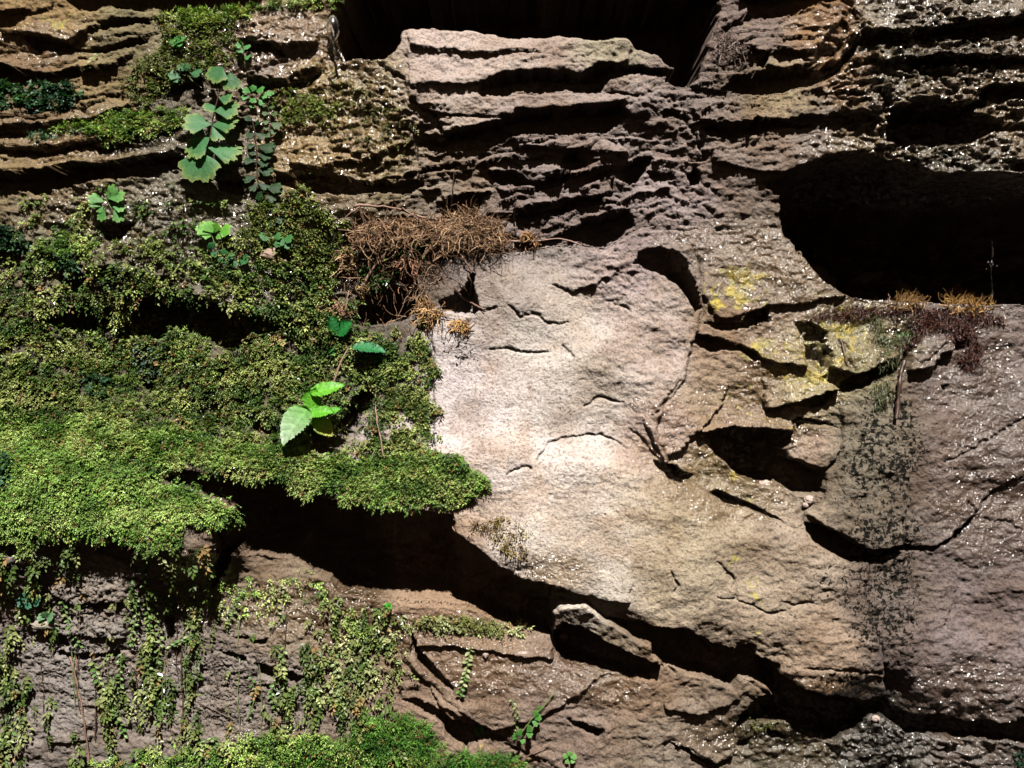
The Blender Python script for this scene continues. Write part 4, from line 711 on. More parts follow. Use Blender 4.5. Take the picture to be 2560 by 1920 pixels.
# ---------------------------------------------------------------- tubes for twigs, roots and fibres
def tube_arrays(P, R, sides=5):
    """P: (n,m,3) centre lines, R: (n,m) radii"""
    n, m, _ = P.shape
    T = np.gradient(P, axis=1); T = nrm(T)
    ref = np.broadcast_to(np.array([.31, -.9, .2]), T.shape); A = nrm(np.cross(T, ref)); B = np.cross(T, A)
    ang = np.arange(sides) * 2 * pi / sides
    v = P[:, :, None, :] + R[:, :, None, None] * (A[:, :, None, :] * np.cos(ang)[:, None] + B[:, :, None, :] * np.sin(ang)[:, None])
    id_ = np.arange(n * m * sides).reshape(n, m, sides); nx = np.roll(id_, -1, 2)
    f = np.stack([id_[:, :-1], nx[:, :-1], nx[:, 1:], id_[:, 1:]], -1).reshape(-1, 4)
    return v.reshape(-1, 3), f
def resample(P, n):
    P = np.array(P, float); d = np.r_[0, np.cumsum(np.linalg.norm(np.diff(P, axis=0), axis=1))]; t = np.linspace(0, d[-1], n)
    Q = np.stack([np.interp(t, d, P[:, k]) for k in range(P.shape[1])], 1)
    for _ in range(2): Q[1:-1] = (Q[:-2] + 2 * Q[1:-1] + Q[2:]) / 4
    return Q
def twig(name, label, s, r0, r1, mat, lift=8, cat='twig', parent=None, n=22, wob=1.2, free=False):
    Q = resample(pts(s), n)
    d = np.array([depth_at(x, y, 6) for x, y in Q]) + lift
    for _ in range(3): d[1:-1] = np.maximum((d[:-2] + 2 * d[1:-1] + d[2:]) / 4, 0 if free else d[1:-1] * 0 - 999)
    if free: d = np.linspace(d.max(), d.max() - 6, n)
    Q = Q + rng.normal(0, wob, Q.shape) * .6
    P = np.array([ray(x, y, dd) for (x, y), dd in zip(Q, d)])[None]
    R = (np.linspace(r0, r1, n) * (1 + .25 * rng.normal(0, 1, n).clip(-1, 1)) * S)[None]
    v, f = tube_arrays(P, R, 6); o = mesh_np(name, v, f, mat, parent, smooth=True)
    return tag(o, label, cat) if parent is None else o

TW = [
 ('twig', 'long thin brown twig lying along the top of the dry brown fibres', 'R 290,150 430,145 560,158 820,190 920,240 1130,300 1240,290 1360,305', 3.6, 2.2, TWIG, 10),
 ('twig', 'brown twig running diagonally down over the dry fibres onto the pale boulder', 'R 810,170 950,270 1070,360 1210,430 1300,520 1420,650 1500,760 1600,890', 3.4, 1.6, TWIG, 14),
 ('twig', 'straight reddish twig slanting down left below the dry brown fibres', 'R 820,505 700,605 600,700 520,800 470,860 420,950 395,1010', 3.8, 3.0, TWIG, 22),
 ('twig', 'thin arched reddish twig leaving the dry fibres to the right', 'E 905,103 1000,80 1140,105 1300,110 1430,88 1500,95 1595,128', 3.4, 1.6, TWIG, 12),
 ('twig', 'short forked twig at the left end of the long brown twig', 'R 350,165 300,200 240,235 175,290', 3.2, 1.6, TWIG, 10),
 ('twig', 'thin drooping twig under the left end of the long brown twig', 'R 345,165 370,240 400,310 440,380', 2.6, 1.4, TWIG, 9),
 ('dry_branchlet', 'small coral like orange branchlet at the upper left corner of the pale boulder', 'R 1385,1040 1450,1140 1560,1210 1640,1250 1705,1285', 2.6, 2.0, TWIG, 10),
 ('dry_branchlet', 'upright forked orange branchlet above the corner of the pale boulder', 'R 1520,900 1570,1000 1555,1060 1545,1140 1490,1040 1450,1000 1435,940', 2.2, 1.4, TWIG, 10),
 ('dry_stalk', 'upright thin red stalk rising from the left hump of dry fibres', 'B 825,1050 812,1160 822,1250 818,1345', 1.4, 2.0, ROOT, 10),
 ('dry_stalk', 'upright thin red stalk right of the dry fibres with a forked tip', 'B 1270,1300 1235,1270 1200,1240 1195,1310 1205,1440', 1.2, 2.0, ROOT, 10),
 ('root', 'fine tan root hanging straight down through the moss right of the herb', 'Q 1228,720 1245,830 1240,1000 1242,1200 1262,1330 1300,1500 1330,1680', 1.8, 2.0, TWIG, 16),
 ('root', 'beaded white root dangling from the moss cushion into the long shadow', 'H 425,165 440,220 430,290 436,340 425,400', 2.0, 1.2, TWIG, 30),
 ('root', 'short pale rootlet hanging in the shadow beside the golden moss', 'H 765,270 795,330 840,365 880,395', 1.8, 1.0, TWIG, 20),
 ('root', 'thick straight dark root hanging down the pinkish slab from the red algae', 'F 1462,840 1440,940 1432,1040 1418,1190', 5.2, 6.0, ROOT, 12),
 ('root', 'reddish root running down the bare stone panel at the bottom left', 'T 725,590 770,720 800,900 850,1120 870,1260 905,1500 925,1680', 2.4, 2.0, TWIG, 4),
 ('root', 'thin dark root down the stone panel nearest the left edge of the creeping strands', 'T 1000,820 995,1000 998,1200 985,1460', 1.6, 1.4, ROOT, 4),
 ('root', 'long dark root hanging below the wet mossy knob at the bottom left', 'T 1885,540 1878,760 1905,1050 1890,1250 1885,1420', 2.2, 1.8, ROOT, 8),
 ('root', 'thin brown root curling across the right bare stone panel', 'G 1150,1290 1220,1320 1300,1360 1380,1385', 1.8, 1.2, ROOT, 4),
 ('root', 'slim root dropping from the dark ledge of the right bare stone panel', 'G 1220,1040 1240,1120 1265,1220', 1.6, 1.0, ROOT, 4),
 ('twig', 'thin mossy stem slanting up right over the lower part of the wet slab', 'H 1140,1480 1220,1380 1290,1300 1350,1225', 1.8, 1.2, STEM, 8),
 ('twig', 'thin brown stem crossing the lowest part of the wet slab', 'H 1150,1620 1230,1570 1320,1520', 1.8, 1.0, TWIG, 8),
 ('root', 'dark crooked root on the yellow lichened rock right of its upright hole', 'F 1068,702 1090,735 1100,800 1110,850 1140,895', 3.0, 1.6, ROOT, 3),
 ('root', 'hair thin root with a bead tip beside the left orange tuft at the cavity', 'F 1385,355 1375,390 1365,430 1380,450 1350,475', 1.2, .8, TWIG, 14),
]
for nm, lb, s_, r0, r1, mt, lf in TW: twig(nm, lb, s_, r0, r1, mt, lf)

for q in range(16):
    x0 = random.choice([250, 420, 455, 640, 905, 925, 960, 1010, 1060, 1230, 1380, 1640, 100, 1500, 780, 1120]) + random.gauss(0, 12); y0 = random.uniform(650, 1150); y = y0; xx = x0; pl = 'G'
    for k in range(6): pl += ' %.0f,%.0f' % (xx, y); y += random.uniform(50, 110); xx += random.gauss(3, 9)
    tag(twig('root', 'fine rootlet hanging straight down among the creeping strands at the bottom left', pl, random.uniform(.9, 1.6), .8, random.choice([ROOT, TWIG, STEM]), 5), group='fine rootlets between the creeping strands')
def fibres(name, label, cat, shapes, n, seglen, curl, rad, cols, mat=None, lift=14, grav=-.1, m=9, out=.3):
    us, vs = [], []
    tot = 0
    for sh in shapes:
        if isinstance(sh, str):
            P = np.array(pts(sh)); k = 0
            while k < n * 1.0 / len(shapes):
                x = rng.uniform(P[:, 0].min(), P[:, 0].max(), 400); y = rng.uniform(P[:, 1].min(), P[:, 1].max(), 400)
                q = inpoly(x + rng.normal(0, 3, 400), y + rng.normal(0, 3, 400), P); us.append(x[q]); vs.append(y[q]); k += q.sum()
    u = np.concatenate(us)[:n].astype(np.float32) if len(shapes) == 1 else np.concatenate(us).astype(np.float32)
    v = np.concatenate(vs)[:len(u)].astype(np.float32); n = len(u)
    p, n0, d = surf(u, v); d = bil(SMD, ua, va, u, v) + rng.uniform(0, lift, n)
    k = (DIST - d) / DIST
    p = np.stack([(u - CX) * k * S, -d * S, Z0 + (CY - v) * k * S], -1)
    g = nrm(rng.normal(0, 1, (n, 3)) * np.array([1, .5, .9]) + np.array([0, -out, grav]))
    ax = nrm(rng.normal(0, 1, (n, 3))); ca = rng.normal(0, curl, n)
    L = []; q = p.copy(); sl = seglen * S * rng.uniform(.6, 1.4, n)
    for i in range(m):
        L.append(q.copy()); q = q + g * sl[:, None]
        g = nrm(g * np.cos(ca)[:, None] + np.cross(ax, g) * np.sin(ca)[:, None] + rng.normal(0, .18, (n, 3)) + np.array([0, 0, grav * .25]))
        q[:, 1] = np.minimum(q[:, 1], -(d - 6) * S)
    P = np.stack(L, 1); R = (rad * S * rng.uniform(.6, 1.3, n))[:, None] * np.linspace(1, .45, m)[None]
    vv, f = tube_arrays(P, R, 3)
    c = np.array(cols, np.float32); h = rng.uniform(0, 1, n)[:, None]; ct = (c[0] * (1 - h) + c[1] * h) * rng.uniform(.65, 1.25, n)[:, None]
    o = mesh_np(name, vv, f, mat or FIBRE, None, np.repeat(ct, m * 3, 0))
    return tag(o, label, cat, kind='stuff')
OB = [(.20, .085, .035), (.52, .29, .13)]
fibres('dry_moss', 'large shaggy clump of dry rusty brown fibres above the pale boulder', 'dry moss', ['R 280,470 420,350 700,310 920,330 1200,310 1420,240 1480,165 1570,170 1670,270 1834,380 1930,480 1960,590 1834,600 1400,615 1150,600 1060,500 880,480 640,640 520,620 300,560'], 1500, 6.0, .45, 1.1, [(.14, .065, .035), (.50, .31, .18)], lift=34, m=11)
fibres('dry_moss', 'small curled fibre tuft at the right end of the arched twig', 'dry moss', ['B 1240,1440 1290,1425 1340,1470 1365,1510 1300,1500 1260,1490'], 90, 3.6, .6, 1.4, OB, lift=16)
fibres('dry_moss', 'round tangled ball of reddish dry roots in the dark nook', 'dry moss', ['R 700,780 850,690 940,720 980,880 960,980 860,1010 780,900'], 150, 4.6, .5, 2.0, [(.25, .12, .07), (.5, .26, .17)], lift=34)
fibres('dry_moss', 'pale tan root tangle left of the dark nook', 'dry moss', ['R 100,650 200,640 330,820 260,880 150,850'], 110, 4.4, .5, 1.6, [(.30, .18, .09), (.6, .38, .22)], lift=20)
fibres('dry_moss', 'small tan root tangle above the dark curled leaf', 'dry moss', ['R 30,1270 120,1190 200,1260 200,1350 60,1330'], 80, 3.6, .5, 1.3, [(.28, .15, .09), (.5, .28, .18)], lift=16)
fibres('dry_moss', 'tan forked rootlets below the dark nook', 'dry moss', ['R 980,1150 1060,1180 1090,1300 1250,1310 1240,1400 1100,1400 1040,1450 1020,1300'], 130, 4.4, .4, 1.7, [(.28, .15, .06), (.55, .33, .15)], lift=18)
fibres('dry_moss', 'small orange tuft at the upper left edge of the pale boulder', 'dry moss', ['R 1330,1430 1460,1400 1540,1470 1520,1530 1420,1500'], 120, 3.0, .5, 1.4, [(.35, .17, .05), (.62, .36, .15)], lift=14)
fibres('dry_moss', 'small golden tuft at the lower end of the slanting reddish twig', 'dry moss', ['R 350,1060 400,990 450,1010 430,1070 370,1110'], 50, 3.0, .5, 1.5, [(.35, .2, .06), (.6, .4, .18)], lift=22)
fibres('dry_roots', 'loose brown rootlets spread through the dark nook below the dry fibres', 'roots', ['R 150,550 1100,620 1250,900 1100,1400 700,1500 200,1300'], 240, 7.5, .25, 1.1, [(.10, .05, .03), (.30, .17, .10)], lift=18, grav=-.5)
fibres('dry_moss', 'left orange tuft of dried fibres on the lip of the large black cavity', 'dry moss', ['F 1400,495 1440,430 1480,400 1520,450 1590,480 1560,520 1450,510'], 220, 3.6, .4, 1.3, [(.16, .08, .03), (.42, .24, .09)], lift=14, grav=.35)
fibres('dry_moss', 'right golden tuft of dried fibres on the lip of the large black cavity', 'dry moss', ['F 1715,500 1750,420 1770,395 1850,430 1900,480 2010,500 1990,530 1860,520 1760,530'], 460, 3.6, .4, 1.4, [(.18, .085, .03), (.50, .28, .09)], lift=18, grav=.3)
RD = [(.022, .007, .005), (.10, .028, .014)]
fibres('red_algae', 'band of wet dark red algae along the rock lip under the large cavity', 'algae', ['F 850,575 1000,540 1150,500 1300,515 1450,500 1700,520 1600,548 1300,560 1150,582 900,592'], 700, 2.0, .5, .8, RD, WETFIB, lift=3, grav=-.1)
fibres('red_algae', 'shaggy wet dark red algae draped around the notch of the pinkish slab', 'algae', ['F 1520,570 1700,530 1900,520 2060,580 2090,610 1900,600 1880,650 1925,760 1925,870 1840,900 1800,800 1850,760 1780,700 1740,650 1640,640 1540,720 1450,770 1400,760 1520,660'], 2000, 2.5, .5, .8, RD, WETFIB, lift=5, grav=-.2)
fibres('green_algae', 'olive brown algae beard hanging beside the black root', 'algae', ['F 1265,560 1320,560 1350,680 1480,690 1440,780 1400,900 1380,1000 1330,1080 1290,1150 1270,1000 1290,860 1300,720'], 550, 3.0, .3, .8, [(.03, .035, .008), (.09, .10, .025)], WETFIB, lift=9, grav=-.9)
fibres('green_algae', 'small vivid green algae streak beside the red algae', 'algae', ['F 1400,668 1550,655 1545,680 1440,695'], 60, 2.4, .3, .8, [(.03, .08, .015), (.09, .18, .04)], WETFIB, lift=3, grav=-.4)
fibres('dry_moss', 'small orange dead scrap lying in the carpet moss left of the herb', 'dry moss', ['Q 160,400 220,390 290,470 250,490'], 26, 3.0, .3, 1.3, [(.4, .2, .09), (.6, .36, .2)], lift=16)
fibres('dry_moss', 'tan dead leaf shred under the herb seedling on the moss', 'dry moss', ['Q 530,320 600,270 650,255 580,330'], 24, 3.2, .2, 1.6, [(.4, .28, .18), (.62, .45, .33)], lift=16)
fibres('dry_moss', 'short orange streak of dead moss in the left part of the carpet', 'dry moss', ['D 410,830 440,850 470,930 430,920'], 24, 3.0, .3, 1.2, [(.4, .2, .09), (.6, .4, .2)], lift=16)
fibres('dry_roots', 'pale matted fibres on the left shoulder of the dark brown block', 'roots', ['C 280,260 350,210 480,240 520,310 480,380 330,350'], 260, 3.2, .45, .9, [(.14, .09, .075), (.36, .26, .22)], lift=10)

# ---------------------------------------------------------------- leaves of the larger plants
def frame(base, tip, nvec):
    g = (tip - base); L = g.length; g.normalize(); n = nvec - g * nvec.dot(g); n.normalize(); s_ = g.cross(n); return g, s_, n, L
def fan_leaf(name, parent, base, tip, half, d0, d1, col, edge=(.30, .30, .10), lobes=4, nv=(0, -.8, .55), cup=.12):
    """fan shaped pinnule with lobed outer margin; base and tip are picture positions with their depths"""
    B = ray(*base, d0); T = ray(*tip, d1); g, s_, n, L = frame(B, T, Vector(nv))
    NA, NR = 29, 6; vs, cs = [], []
    jit = random.uniform(0, 6)
    for r in range(NR):
        fr_ = r / (NR - 1)
        for a in range(NA):
            th = (a / (NA - 1) * 2 - 1) * half
            lob = 1 - .13 * abs(sin(lobes * th / half * pi / 2 + jit * .3)) ** 6 - .035 * (a % 2) - .08 * (1 if a in (9, 18) else 0)
            env = 1 - .25 * (abs(th) / half) ** 2.5
            rad = L * fr_ * (lob * env if r > 2 else 1)
            z = cup * L * (sin(th * 5 + jit) * .22 * fr_ - (fr_ ** 2) * .5 - (th / half) ** 2 * .35 * fr_) + .03 * L * (a % 2) * fr_
            vs.append(B + g * (rad * cos(th)) + s_ * (rad * sin(th)) + n * z)
            e = max(0, (fr_ - .72) / .28) ** 1.5
            k = random.uniform(.92, 1.06) * (.94 + .06 * (a % 2))
            cs.append([(c0 * (1 - e) + c1 * e) * k for c0, c1 in zip(col, edge)])
    f = [(r * NA + a, r * NA + a + 1, (r + 1) * NA + a + 1, (r + 1) * NA + a) for r in range(NR - 1) for a in range(NA - 1)]
    return mesh_np(name, vs, f, FERN, parent, np.array(cs), smooth=True)
def oval_leaf(name, parent, base, tip, width, d0, d1, col, nv=(0, -.75, .6), serr=.06, droop=.25, fold=.10, mat=None, tipcol=None, blunt=.75, nL=26, bend=0):
    B = ray(*base, d0); T = ray(*tip, d1); g, s_, n, L = frame(B, T, Vector(nv)); W = width * S
    vs, cs = [], []; NC = 9
    for i in range(nL + 1):
        t = i / nL; hw = W * .5 * (sin(pi * min(1, t ** blunt)) ** .8 if 0 < t < 1 else 0)
        if i % 2 and t < .97: hw *= 1 + serr * 2
        for j in range(NC):
            x = (j / (NC - 1)) * 2 - 1
            z = (.018 * L if (i - abs(j - NC // 2)) % 4 == 2 else 0) + L * (droop * (t * (1 - t))) + W * fold * abs(x) ** 1.3 + .012 * L * sin(t * 30 - abs(x) * 5) * abs(x)
            tt = t - (.03 * serr * 10 * abs(x) ** 4 if i % 2 == 0 else 0)
            vs.append(B + g * (L * tt) + s_ * (x * hw + bend * L * (t * (1 - t))) + n * z)
            k = 1.3 if j == NC // 2 else random.uniform(.93, 1.05) * (1.22 if (i - abs(j - NC // 2)) % 4 == 0 else 1)
            c = col if tipcol is None else [a * (1 - t) + b * t for a, b in zip(col, tipcol)]
            cs.append([q * k for q in c])
    f = [(i * NC + j, i * NC + j + 1, (i + 1) * NC + j + 1, (i + 1) * NC + j) for i in range(nL) for j in range(NC - 1)]
    return mesh_np(name, vs, f, mat or HERB, parent, np.array(cs), smooth=True)
def plant(name, label, cat, at, group=None):
    u, v = pts(at)[0]; d = depth_at(u, v); o = empty(name, ray(u, v, d)); tag(o, label, cat, group); bpy.context.view_layer.update(); return o, d
def keep(o, parent):
    """children are modelled in world coordinates"""
    for c in o if isinstance(o, list) else [o]:
        c.matrix_parent_inverse = Matrix.Translation(-parent.location)
def stem_part(parent, s, r, ds, mat=STEM, n=14, name='stem'):
    Q = resample(pts(s), n); d = np.linspace(ds[0], ds[1], n)
    P = np.array([ray(x, y, dd) for (x, y), dd in zip(Q, d)])[None]
    v, f = tube_arrays(P, np.full((1, n), r * S), 5); o = mesh_np(name, v, f, mat, parent, smooth=True); keep(o, parent); return o

FC = (.040, .13, .045); FE = (.20, .26, .075)
o, d = plant('maidenhair_fern', 'large pale green maidenhair fern frond hanging down in front of the upper left ledges', 'fern', 'P 560,130')
b = max(d, depth_at(500, 300)) + 30
stem_part(o, 'P 640,120 600,330 540,560 500,700 470,850 455,1060 340,1200', 1.3, (b - 6, b + 14), ROOT)
for q in [((600, 175), (455, 320), 1.0), ((690, 240), (700, 430), .62), ((560, 555), (700, 520), .75),
          ((510, 640), (385, 660), .95), ((500, 700), (760, 650), .62), ((470, 860), (165, 810), .62), ((475, 870), (740, 810), .55), ((480, 880), (600, 1010), .62),
          ((450, 1010), (190, 1180), .62), ((420, 1130), (770, 1190), .42), ((330, 1180), (300, 1500), .88)]:
    tp_ = (q[0][0] + (q[1][0] - q[0][0]) * 1.18, q[0][1] + (q[1][1] - q[0][1]) * 1.18); bs, tp = [(430 + x * .21097, 130 + y * .21097) for x, y in (q[0], tp_)]
    t = (q[0][1]) / 1200; k = 1 + .35 * t
    keep(fan_leaf('pinnule', o, bs, tp, min(1.15, q[2] * 1.3), b + random.uniform(-4, 6) + 12 * t, b + random.uniform(4, 12) + 12 * t, tuple(c * k for c in FC), FE, lobes=random.choice([3, 4])), o)

o, d = plant('maidenhair_fern', 'darker slender maidenhair frond with small paired leaflets right of the large pale fern', 'fern', 'P 1140,650')
b = max(depth_at(640, 330), depth_at(640, 250)) + 18
stem_part(o, 'P 930,740 980,900 1005,1150 1000,1400 1010,1560 1120,1700', 1.2, (b, b), ROOT)
for k_, (x0, y0, x1, y1) in enumerate([(960, 820, 860, 760), (980, 880, 1030, 800), (990, 960, 870, 1000), (990, 960, 1110, 1010), (1000, 1100, 880, 1110), (1005, 1120, 1230, 1120), (1005, 1190, 910, 1200), (1005, 1210, 1190, 1230), (1000, 1290, 840, 1270), (1000, 1300, 1150, 1320),
        (1005, 1390, 1200, 1410), (1000, 1480, 830, 1500), (1005, 1540, 1160, 1600), (1010, 1560, 920, 1640), (1100, 1600, 1310, 1600), (1060, 1640, 1010, 1760), (1110, 1700, 1230, 1760), (1100, 1720, 1040, 1850), (1140, 1760, 1230, 1880), (1180, 1850, 1060, 1960), (1210, 1920, 1330, 2010), (1200, 1960, 1150, 2080), (1230, 2020, 1330, 2110)]):
    bs = (430 + x0 * .211, 130 + y0 * .211); tp = (430 + x1 * .211, 130 + y1 * .211)
    keep(fan_leaf('pinnule', o, bs, tp, .62, b + random.uniform(-4, 5), b + random.uniform(0, 9), (.008, .036, .006), (.02, .07, .011), lobes=3), o)
o, d = plant('maidenhair_fern', 'faint upper maidenhair frond with dull olive leaflets on the wet stone', 'fern', 'P 1140,620')
b = depth_at(680, 300) + 14
stem_part(o, 'P 1110,600 1160,720 1165,860 1160,980', 1.0, (b, b), ROOT)
for (x0, y0, x1, y1) in [(1130, 640, 1060, 620), (1140, 660, 1210, 640), (1155, 730, 1060, 720), (1160, 740, 1250, 720), (1165, 820, 1070, 830), (1165, 840, 1300, 880), (1160, 900, 1080, 900), (1160, 920, 1240, 960), (1160, 950, 1110, 1010)]:
    keep(fan_leaf('pinnule', o, (430 + x0 * .211, 130 + y0 * .211), (430 + x1 * .211, 130 + y1 * .211), .7, b, b + 5, (.045, .085, .022), (.08, .12, .03), lobes=3), o)
def small_fern(label, at, leaves, col, edge, lift=16, half=.75, stems=(), name='fern_sprig', cat='fern'):
    o, d = plant(name, label, cat, at); b = d + lift
    for s_ in stems: stem_part(o, s_, 1.0, (b - 3, b - 2), STEM, 8)
    fr_ = FR[at.split()[0]]
    for (x0, y0, x1, y1) in leaves:
        keep(fan_leaf('leaflet', o, (fr_[0] + x0 * fr_[2], fr_[1] + y0 * fr_[2]), (fr_[0] + x1 * fr_[2], fr_[1] + y1 * fr_[2]), half, b + random.uniform(-3, 3), b + random.uniform(2, 9), col, edge, lobes=3), o)
    return o
small_fern('small fresh green fern sprig over the round dark hole at the left', 'A 650,1230', [(660, 1230, 700, 1130), (660, 1220, 770, 1190), (640, 1240, 540, 1200), (640, 1260, 590, 1300), (620, 1270, 550, 1240), (640, 1280, 610, 1360), (690, 1270, 770, 1280), (700, 1280, 745, 1365)], (.075, .22, .05), (.18, .34, .09), half=.6, stems=('A 640,1190 660,1240 690,1290',))
small_fern('bright lime fern sprig under the large maidenhair fern', 'A 1310,1430', [(1300, 1440, 1215, 1370), (1310, 1430, 1260, 1360), (1300, 1450, 1240, 1440), (1320, 1430, 1330, 1370), (1340, 1430, 1420, 1390), (1340, 1435, 1350, 1470), (1350, 1430, 1400, 1440)], (.10, .30, .03), (.2, .42, .07), half=.85, stems=('A 1300,1440 1320,1500 1345,1560', 'A 1345,1440 1365,1500 1375,1560'))
small_fern('dark round leaved sprig below the lime fern sprig', 'D 1380,180', [(1300, 150, 1280, 110), (1320, 170, 1290, 195), (1360, 190, 1370, 150), (1380, 200, 1430, 190), (1390, 220, 1370, 240), (1420, 225, 1440, 260), (1460, 220, 1520, 210), (1360, 210, 1330, 225)], (.022, .11, .03), (.05, .18, .05), half=1.1, stems=('D 1300,100 1350,190 1420,230',))
small_fern('tiny clover like sprig on the stem right of the fern crown', 'A 1490,290', [(1490, 280, 1445, 275), (1490, 275, 1480, 250), (1495, 285, 1535, 290), (1490, 300, 1460, 320), (1500, 350, 1540, 345)], (.05, .19, .05), (.1, .28, .08), half=.95, stems=('A 1490,260 1495,320 1480,360',))
small_fern('narrow light green fern tip left of the mossy crest', 'A 1080,260', [(1060, 290, 1090, 220), (1080, 270, 1130, 215), (1070, 290, 1050, 240), (1080, 280, 1120, 270)], (.05, .21, .04), (.1, .3, .07), half=.5)
small_fern('pair of dull green leaves left of the fern crown', 'A 1100,420', [(1140, 440, 1100, 390), (1140, 440, 1150, 385), (1110, 480, 1035, 440), (1100, 480, 1060, 500), (1170, 450, 1240, 440)], (.035, .13, .045), (.07, .19, .06), half=.85, stems=('A 1140,440 1180,500 1240,540',))
small_fern('small leafy sprig tucked right beside the fern leaflets', 'A 1560,580', [(1540, 570, 1490, 540), (1550, 565, 1560, 520), (1570, 560, 1625, 540), (1570, 600, 1540, 630), (1590, 610, 1625, 640), (1530, 600, 1480, 590), (1600, 580, 1650, 590), (1640, 560, 1680, 580), (1560, 640, 1540, 660)], (.05, .20, .035), (.1, .3, .06), half=.85)
small_fern('dark green little leaves right of the lime fern sprig', 'A 1640,1450', [(1640, 1450, 1590, 1440), (1640, 1450, 1620, 1480), (1680, 1460, 1730, 1440), (1700, 1470, 1720, 1520), (1740, 1470, 1800, 1460), (1750, 1490, 1790, 1520), (1760, 1470, 1700, 1490)], (.03, .13, .03), (.06, .19, .05), half=.9, stems=('A 1600,1450 1700,1470 1790,1480',))
small_fern('bluish rounded leaves by the grey pebble at the lower left', 'G 170,690', [(160, 700, 90, 690), (165, 690, 130, 650), (175, 690, 210, 650), (180, 700, 235, 690), (170, 705, 150, 745)], (.03, .12, .07), (.05, .18, .10), half=1.0)
small_fern('pale green lobed leaf pair beside the small grey stone at the lower left', 'G 260,790', [(260, 800, 215, 780), (265, 795, 250, 760), (270, 795, 305, 780), (270, 805, 300, 815)], (.10, .22, .10), (.16, .3, .14), half=.9)
small_fern('single bright clover leaf at the left end of the wet slab', 'H 390,730', [(388, 735, 370, 715), (390, 732, 395, 705), (392, 735, 415, 725), (390, 738, 385, 755)], (.07, .34, .03), (.12, .42, .06), half=.9, lift=8)
small_fern('little green leaf on the underside of the wet slab', 'H 920,1450', [(920, 1450, 905, 1425), (922, 1448, 940, 1430), (920, 1455, 900, 1468), (925, 1455, 940, 1465)], (.06, .24, .03), (.1, .3, .06), half=.8, lift=8)
small_fern('chain of small green lobed leaves on the slanting mossy stem', 'H 1250,1370', [(1230, 1370, 1250, 1330), (1235, 1380, 1275, 1360), (1220, 1390, 1260, 1410), (1190, 1450, 1220, 1420), (1185, 1460, 1225, 1470), (1160, 1480, 1140, 1440), (1150, 1500, 1180, 1510), (1140, 1490, 1110, 1470), (1270, 1340, 1265, 1300)], (.07, .22, .04), (.14, .3, .08), half=.7, lift=8)
small_fern('tiny light green sprig near the bottom edge of the wet slab', 'H 1430,1590', [(1430, 1600, 1400, 1585), (1435, 1595, 1440, 1560), (1440, 1600, 1480, 1590), (1430, 1605, 1420, 1635), (1445, 1605, 1465, 1630)], (.10, .27, .06), (.18, .36, .1), half=.7, lift=8)

# soft herb with toothed leaves
o, d = plant('nettle_like_herb', 'soft herb with four bright toothed leaves hanging on a thin stem over the moss', 'herb', 'Q 900,640')
b = max(depth_at(830, 900), depth_at(780, 960), depth_at(740, 1030)) + 46
stem_part(o, 'Q 960,540 900,640 870,700 820,850 770,1000 705,1135', 2.3, (b - 30, b + 8), TWIG)
def QP(x, y): return (640 + x * .24113, 740 + y * .24113)
HG = (.11, .36, .025)
stem_part(o, 'Q 700,1130 640,1190 590,1200 550,1180', 1.8, (b + 6, b + 4), STEM, 8)
keep(oval_leaf('leaf', o, QP(545, 1165), QP(290, 1560), 82, b + 4, b + 26, (.12, .32, .06), nv=(-.25, -.75, .75), droop=.30, tipcol=(.40, .50, .36), blunt=.62), o)
keep(oval_leaf('leaf', o, QP(545, 1215), QP(815, 1215), 40, b + 8, b + 18, HG, nv=(0, -.75, .7), droop=.3, blunt=.8), o)
keep(oval_leaf('leaf', o, QP(740, 1215), QP(885, 1170), 22, b + 6, b + 4, (.09, .33, .03), nv=(0, -.75, .7), droop=.1), o)
keep(oval_leaf('leaf', o, QP(600, 1270), QP(790, 1460), 44, b - 4, b - 8, (.10, .22, .03), nv=(.2, -.8, .5), droop=.2, tipcol=(.42, .42, .10)), o)
keep(oval_leaf('leaf', o, QP(585, 1190), QP(620, 950), 42, b + 2, b + 2, HG, nv=(.1, -.8, .6), droop=.15, blunt=.9, bend=-.35), o)
keep(oval_leaf('leaf', o, QP(560, 1010), QP(935, 930), 42, b - 1, b - 6, (.12, .36, .03), nv=(0, -.75, .7), droop=.35, blunt=.75, bend=.28), o)
o, d = plant('dark_herb', 'glossy dark green curled leaf at the upper end of the herb stem', 'herb', 'Q 880,300')
b = d + 18
DG = (.012, .12, .025)
keep(oval_leaf('leaf', o, QP(860, 410), QP(770, 190), 36, b, b + 6, DG, nv=(.2, -.85, .4), droop=.2, blunt=.8, serr=.1), o)
keep(oval_leaf('leaf', o, QP(850, 400), QP(1010, 265), 40, b, b + 10, (.015, .15, .03), nv=(-.1, -.85, .5), droop=.3, serr=.1), o)
stem_part(o, 'Q 860,410 900,520 940,590', 1.4, (b - 2, b - 6), TWIG, 8)
o, d = plant('dark_herb', 'single oval dark green toothed leaf with shiny top right of the herb stem', 'herb', 'Q 1000,540')
b = d + 26
keep(oval_leaf('leaf', o, QP(1000, 540), QP(1355, 600), 44, b, b + 4, (.03, .17, .06), nv=(.05, -.6, .85), droop=.35, blunt=.8, serr=.08), o)
stem_part(o, 'Q 1000,540 960,520 920,560', 1.4, (b, b - 10), STEM, 8)
o, d = plant('herb_seedling', 'tiny seedling with two narrow leaves left of the herb stem', 'herb', 'Q 790,570')
b = d + 12
keep(oval_leaf('leaf', o, QP(750, 590), QP(820, 540), 9, b, b + 3, (.04, .22, .05), serr=.02), o)
keep(oval_leaf('leaf', o, QP(770, 600), QP(855, 620), 9, b, b + 3, (.04, .22, .05), serr=.02), o)

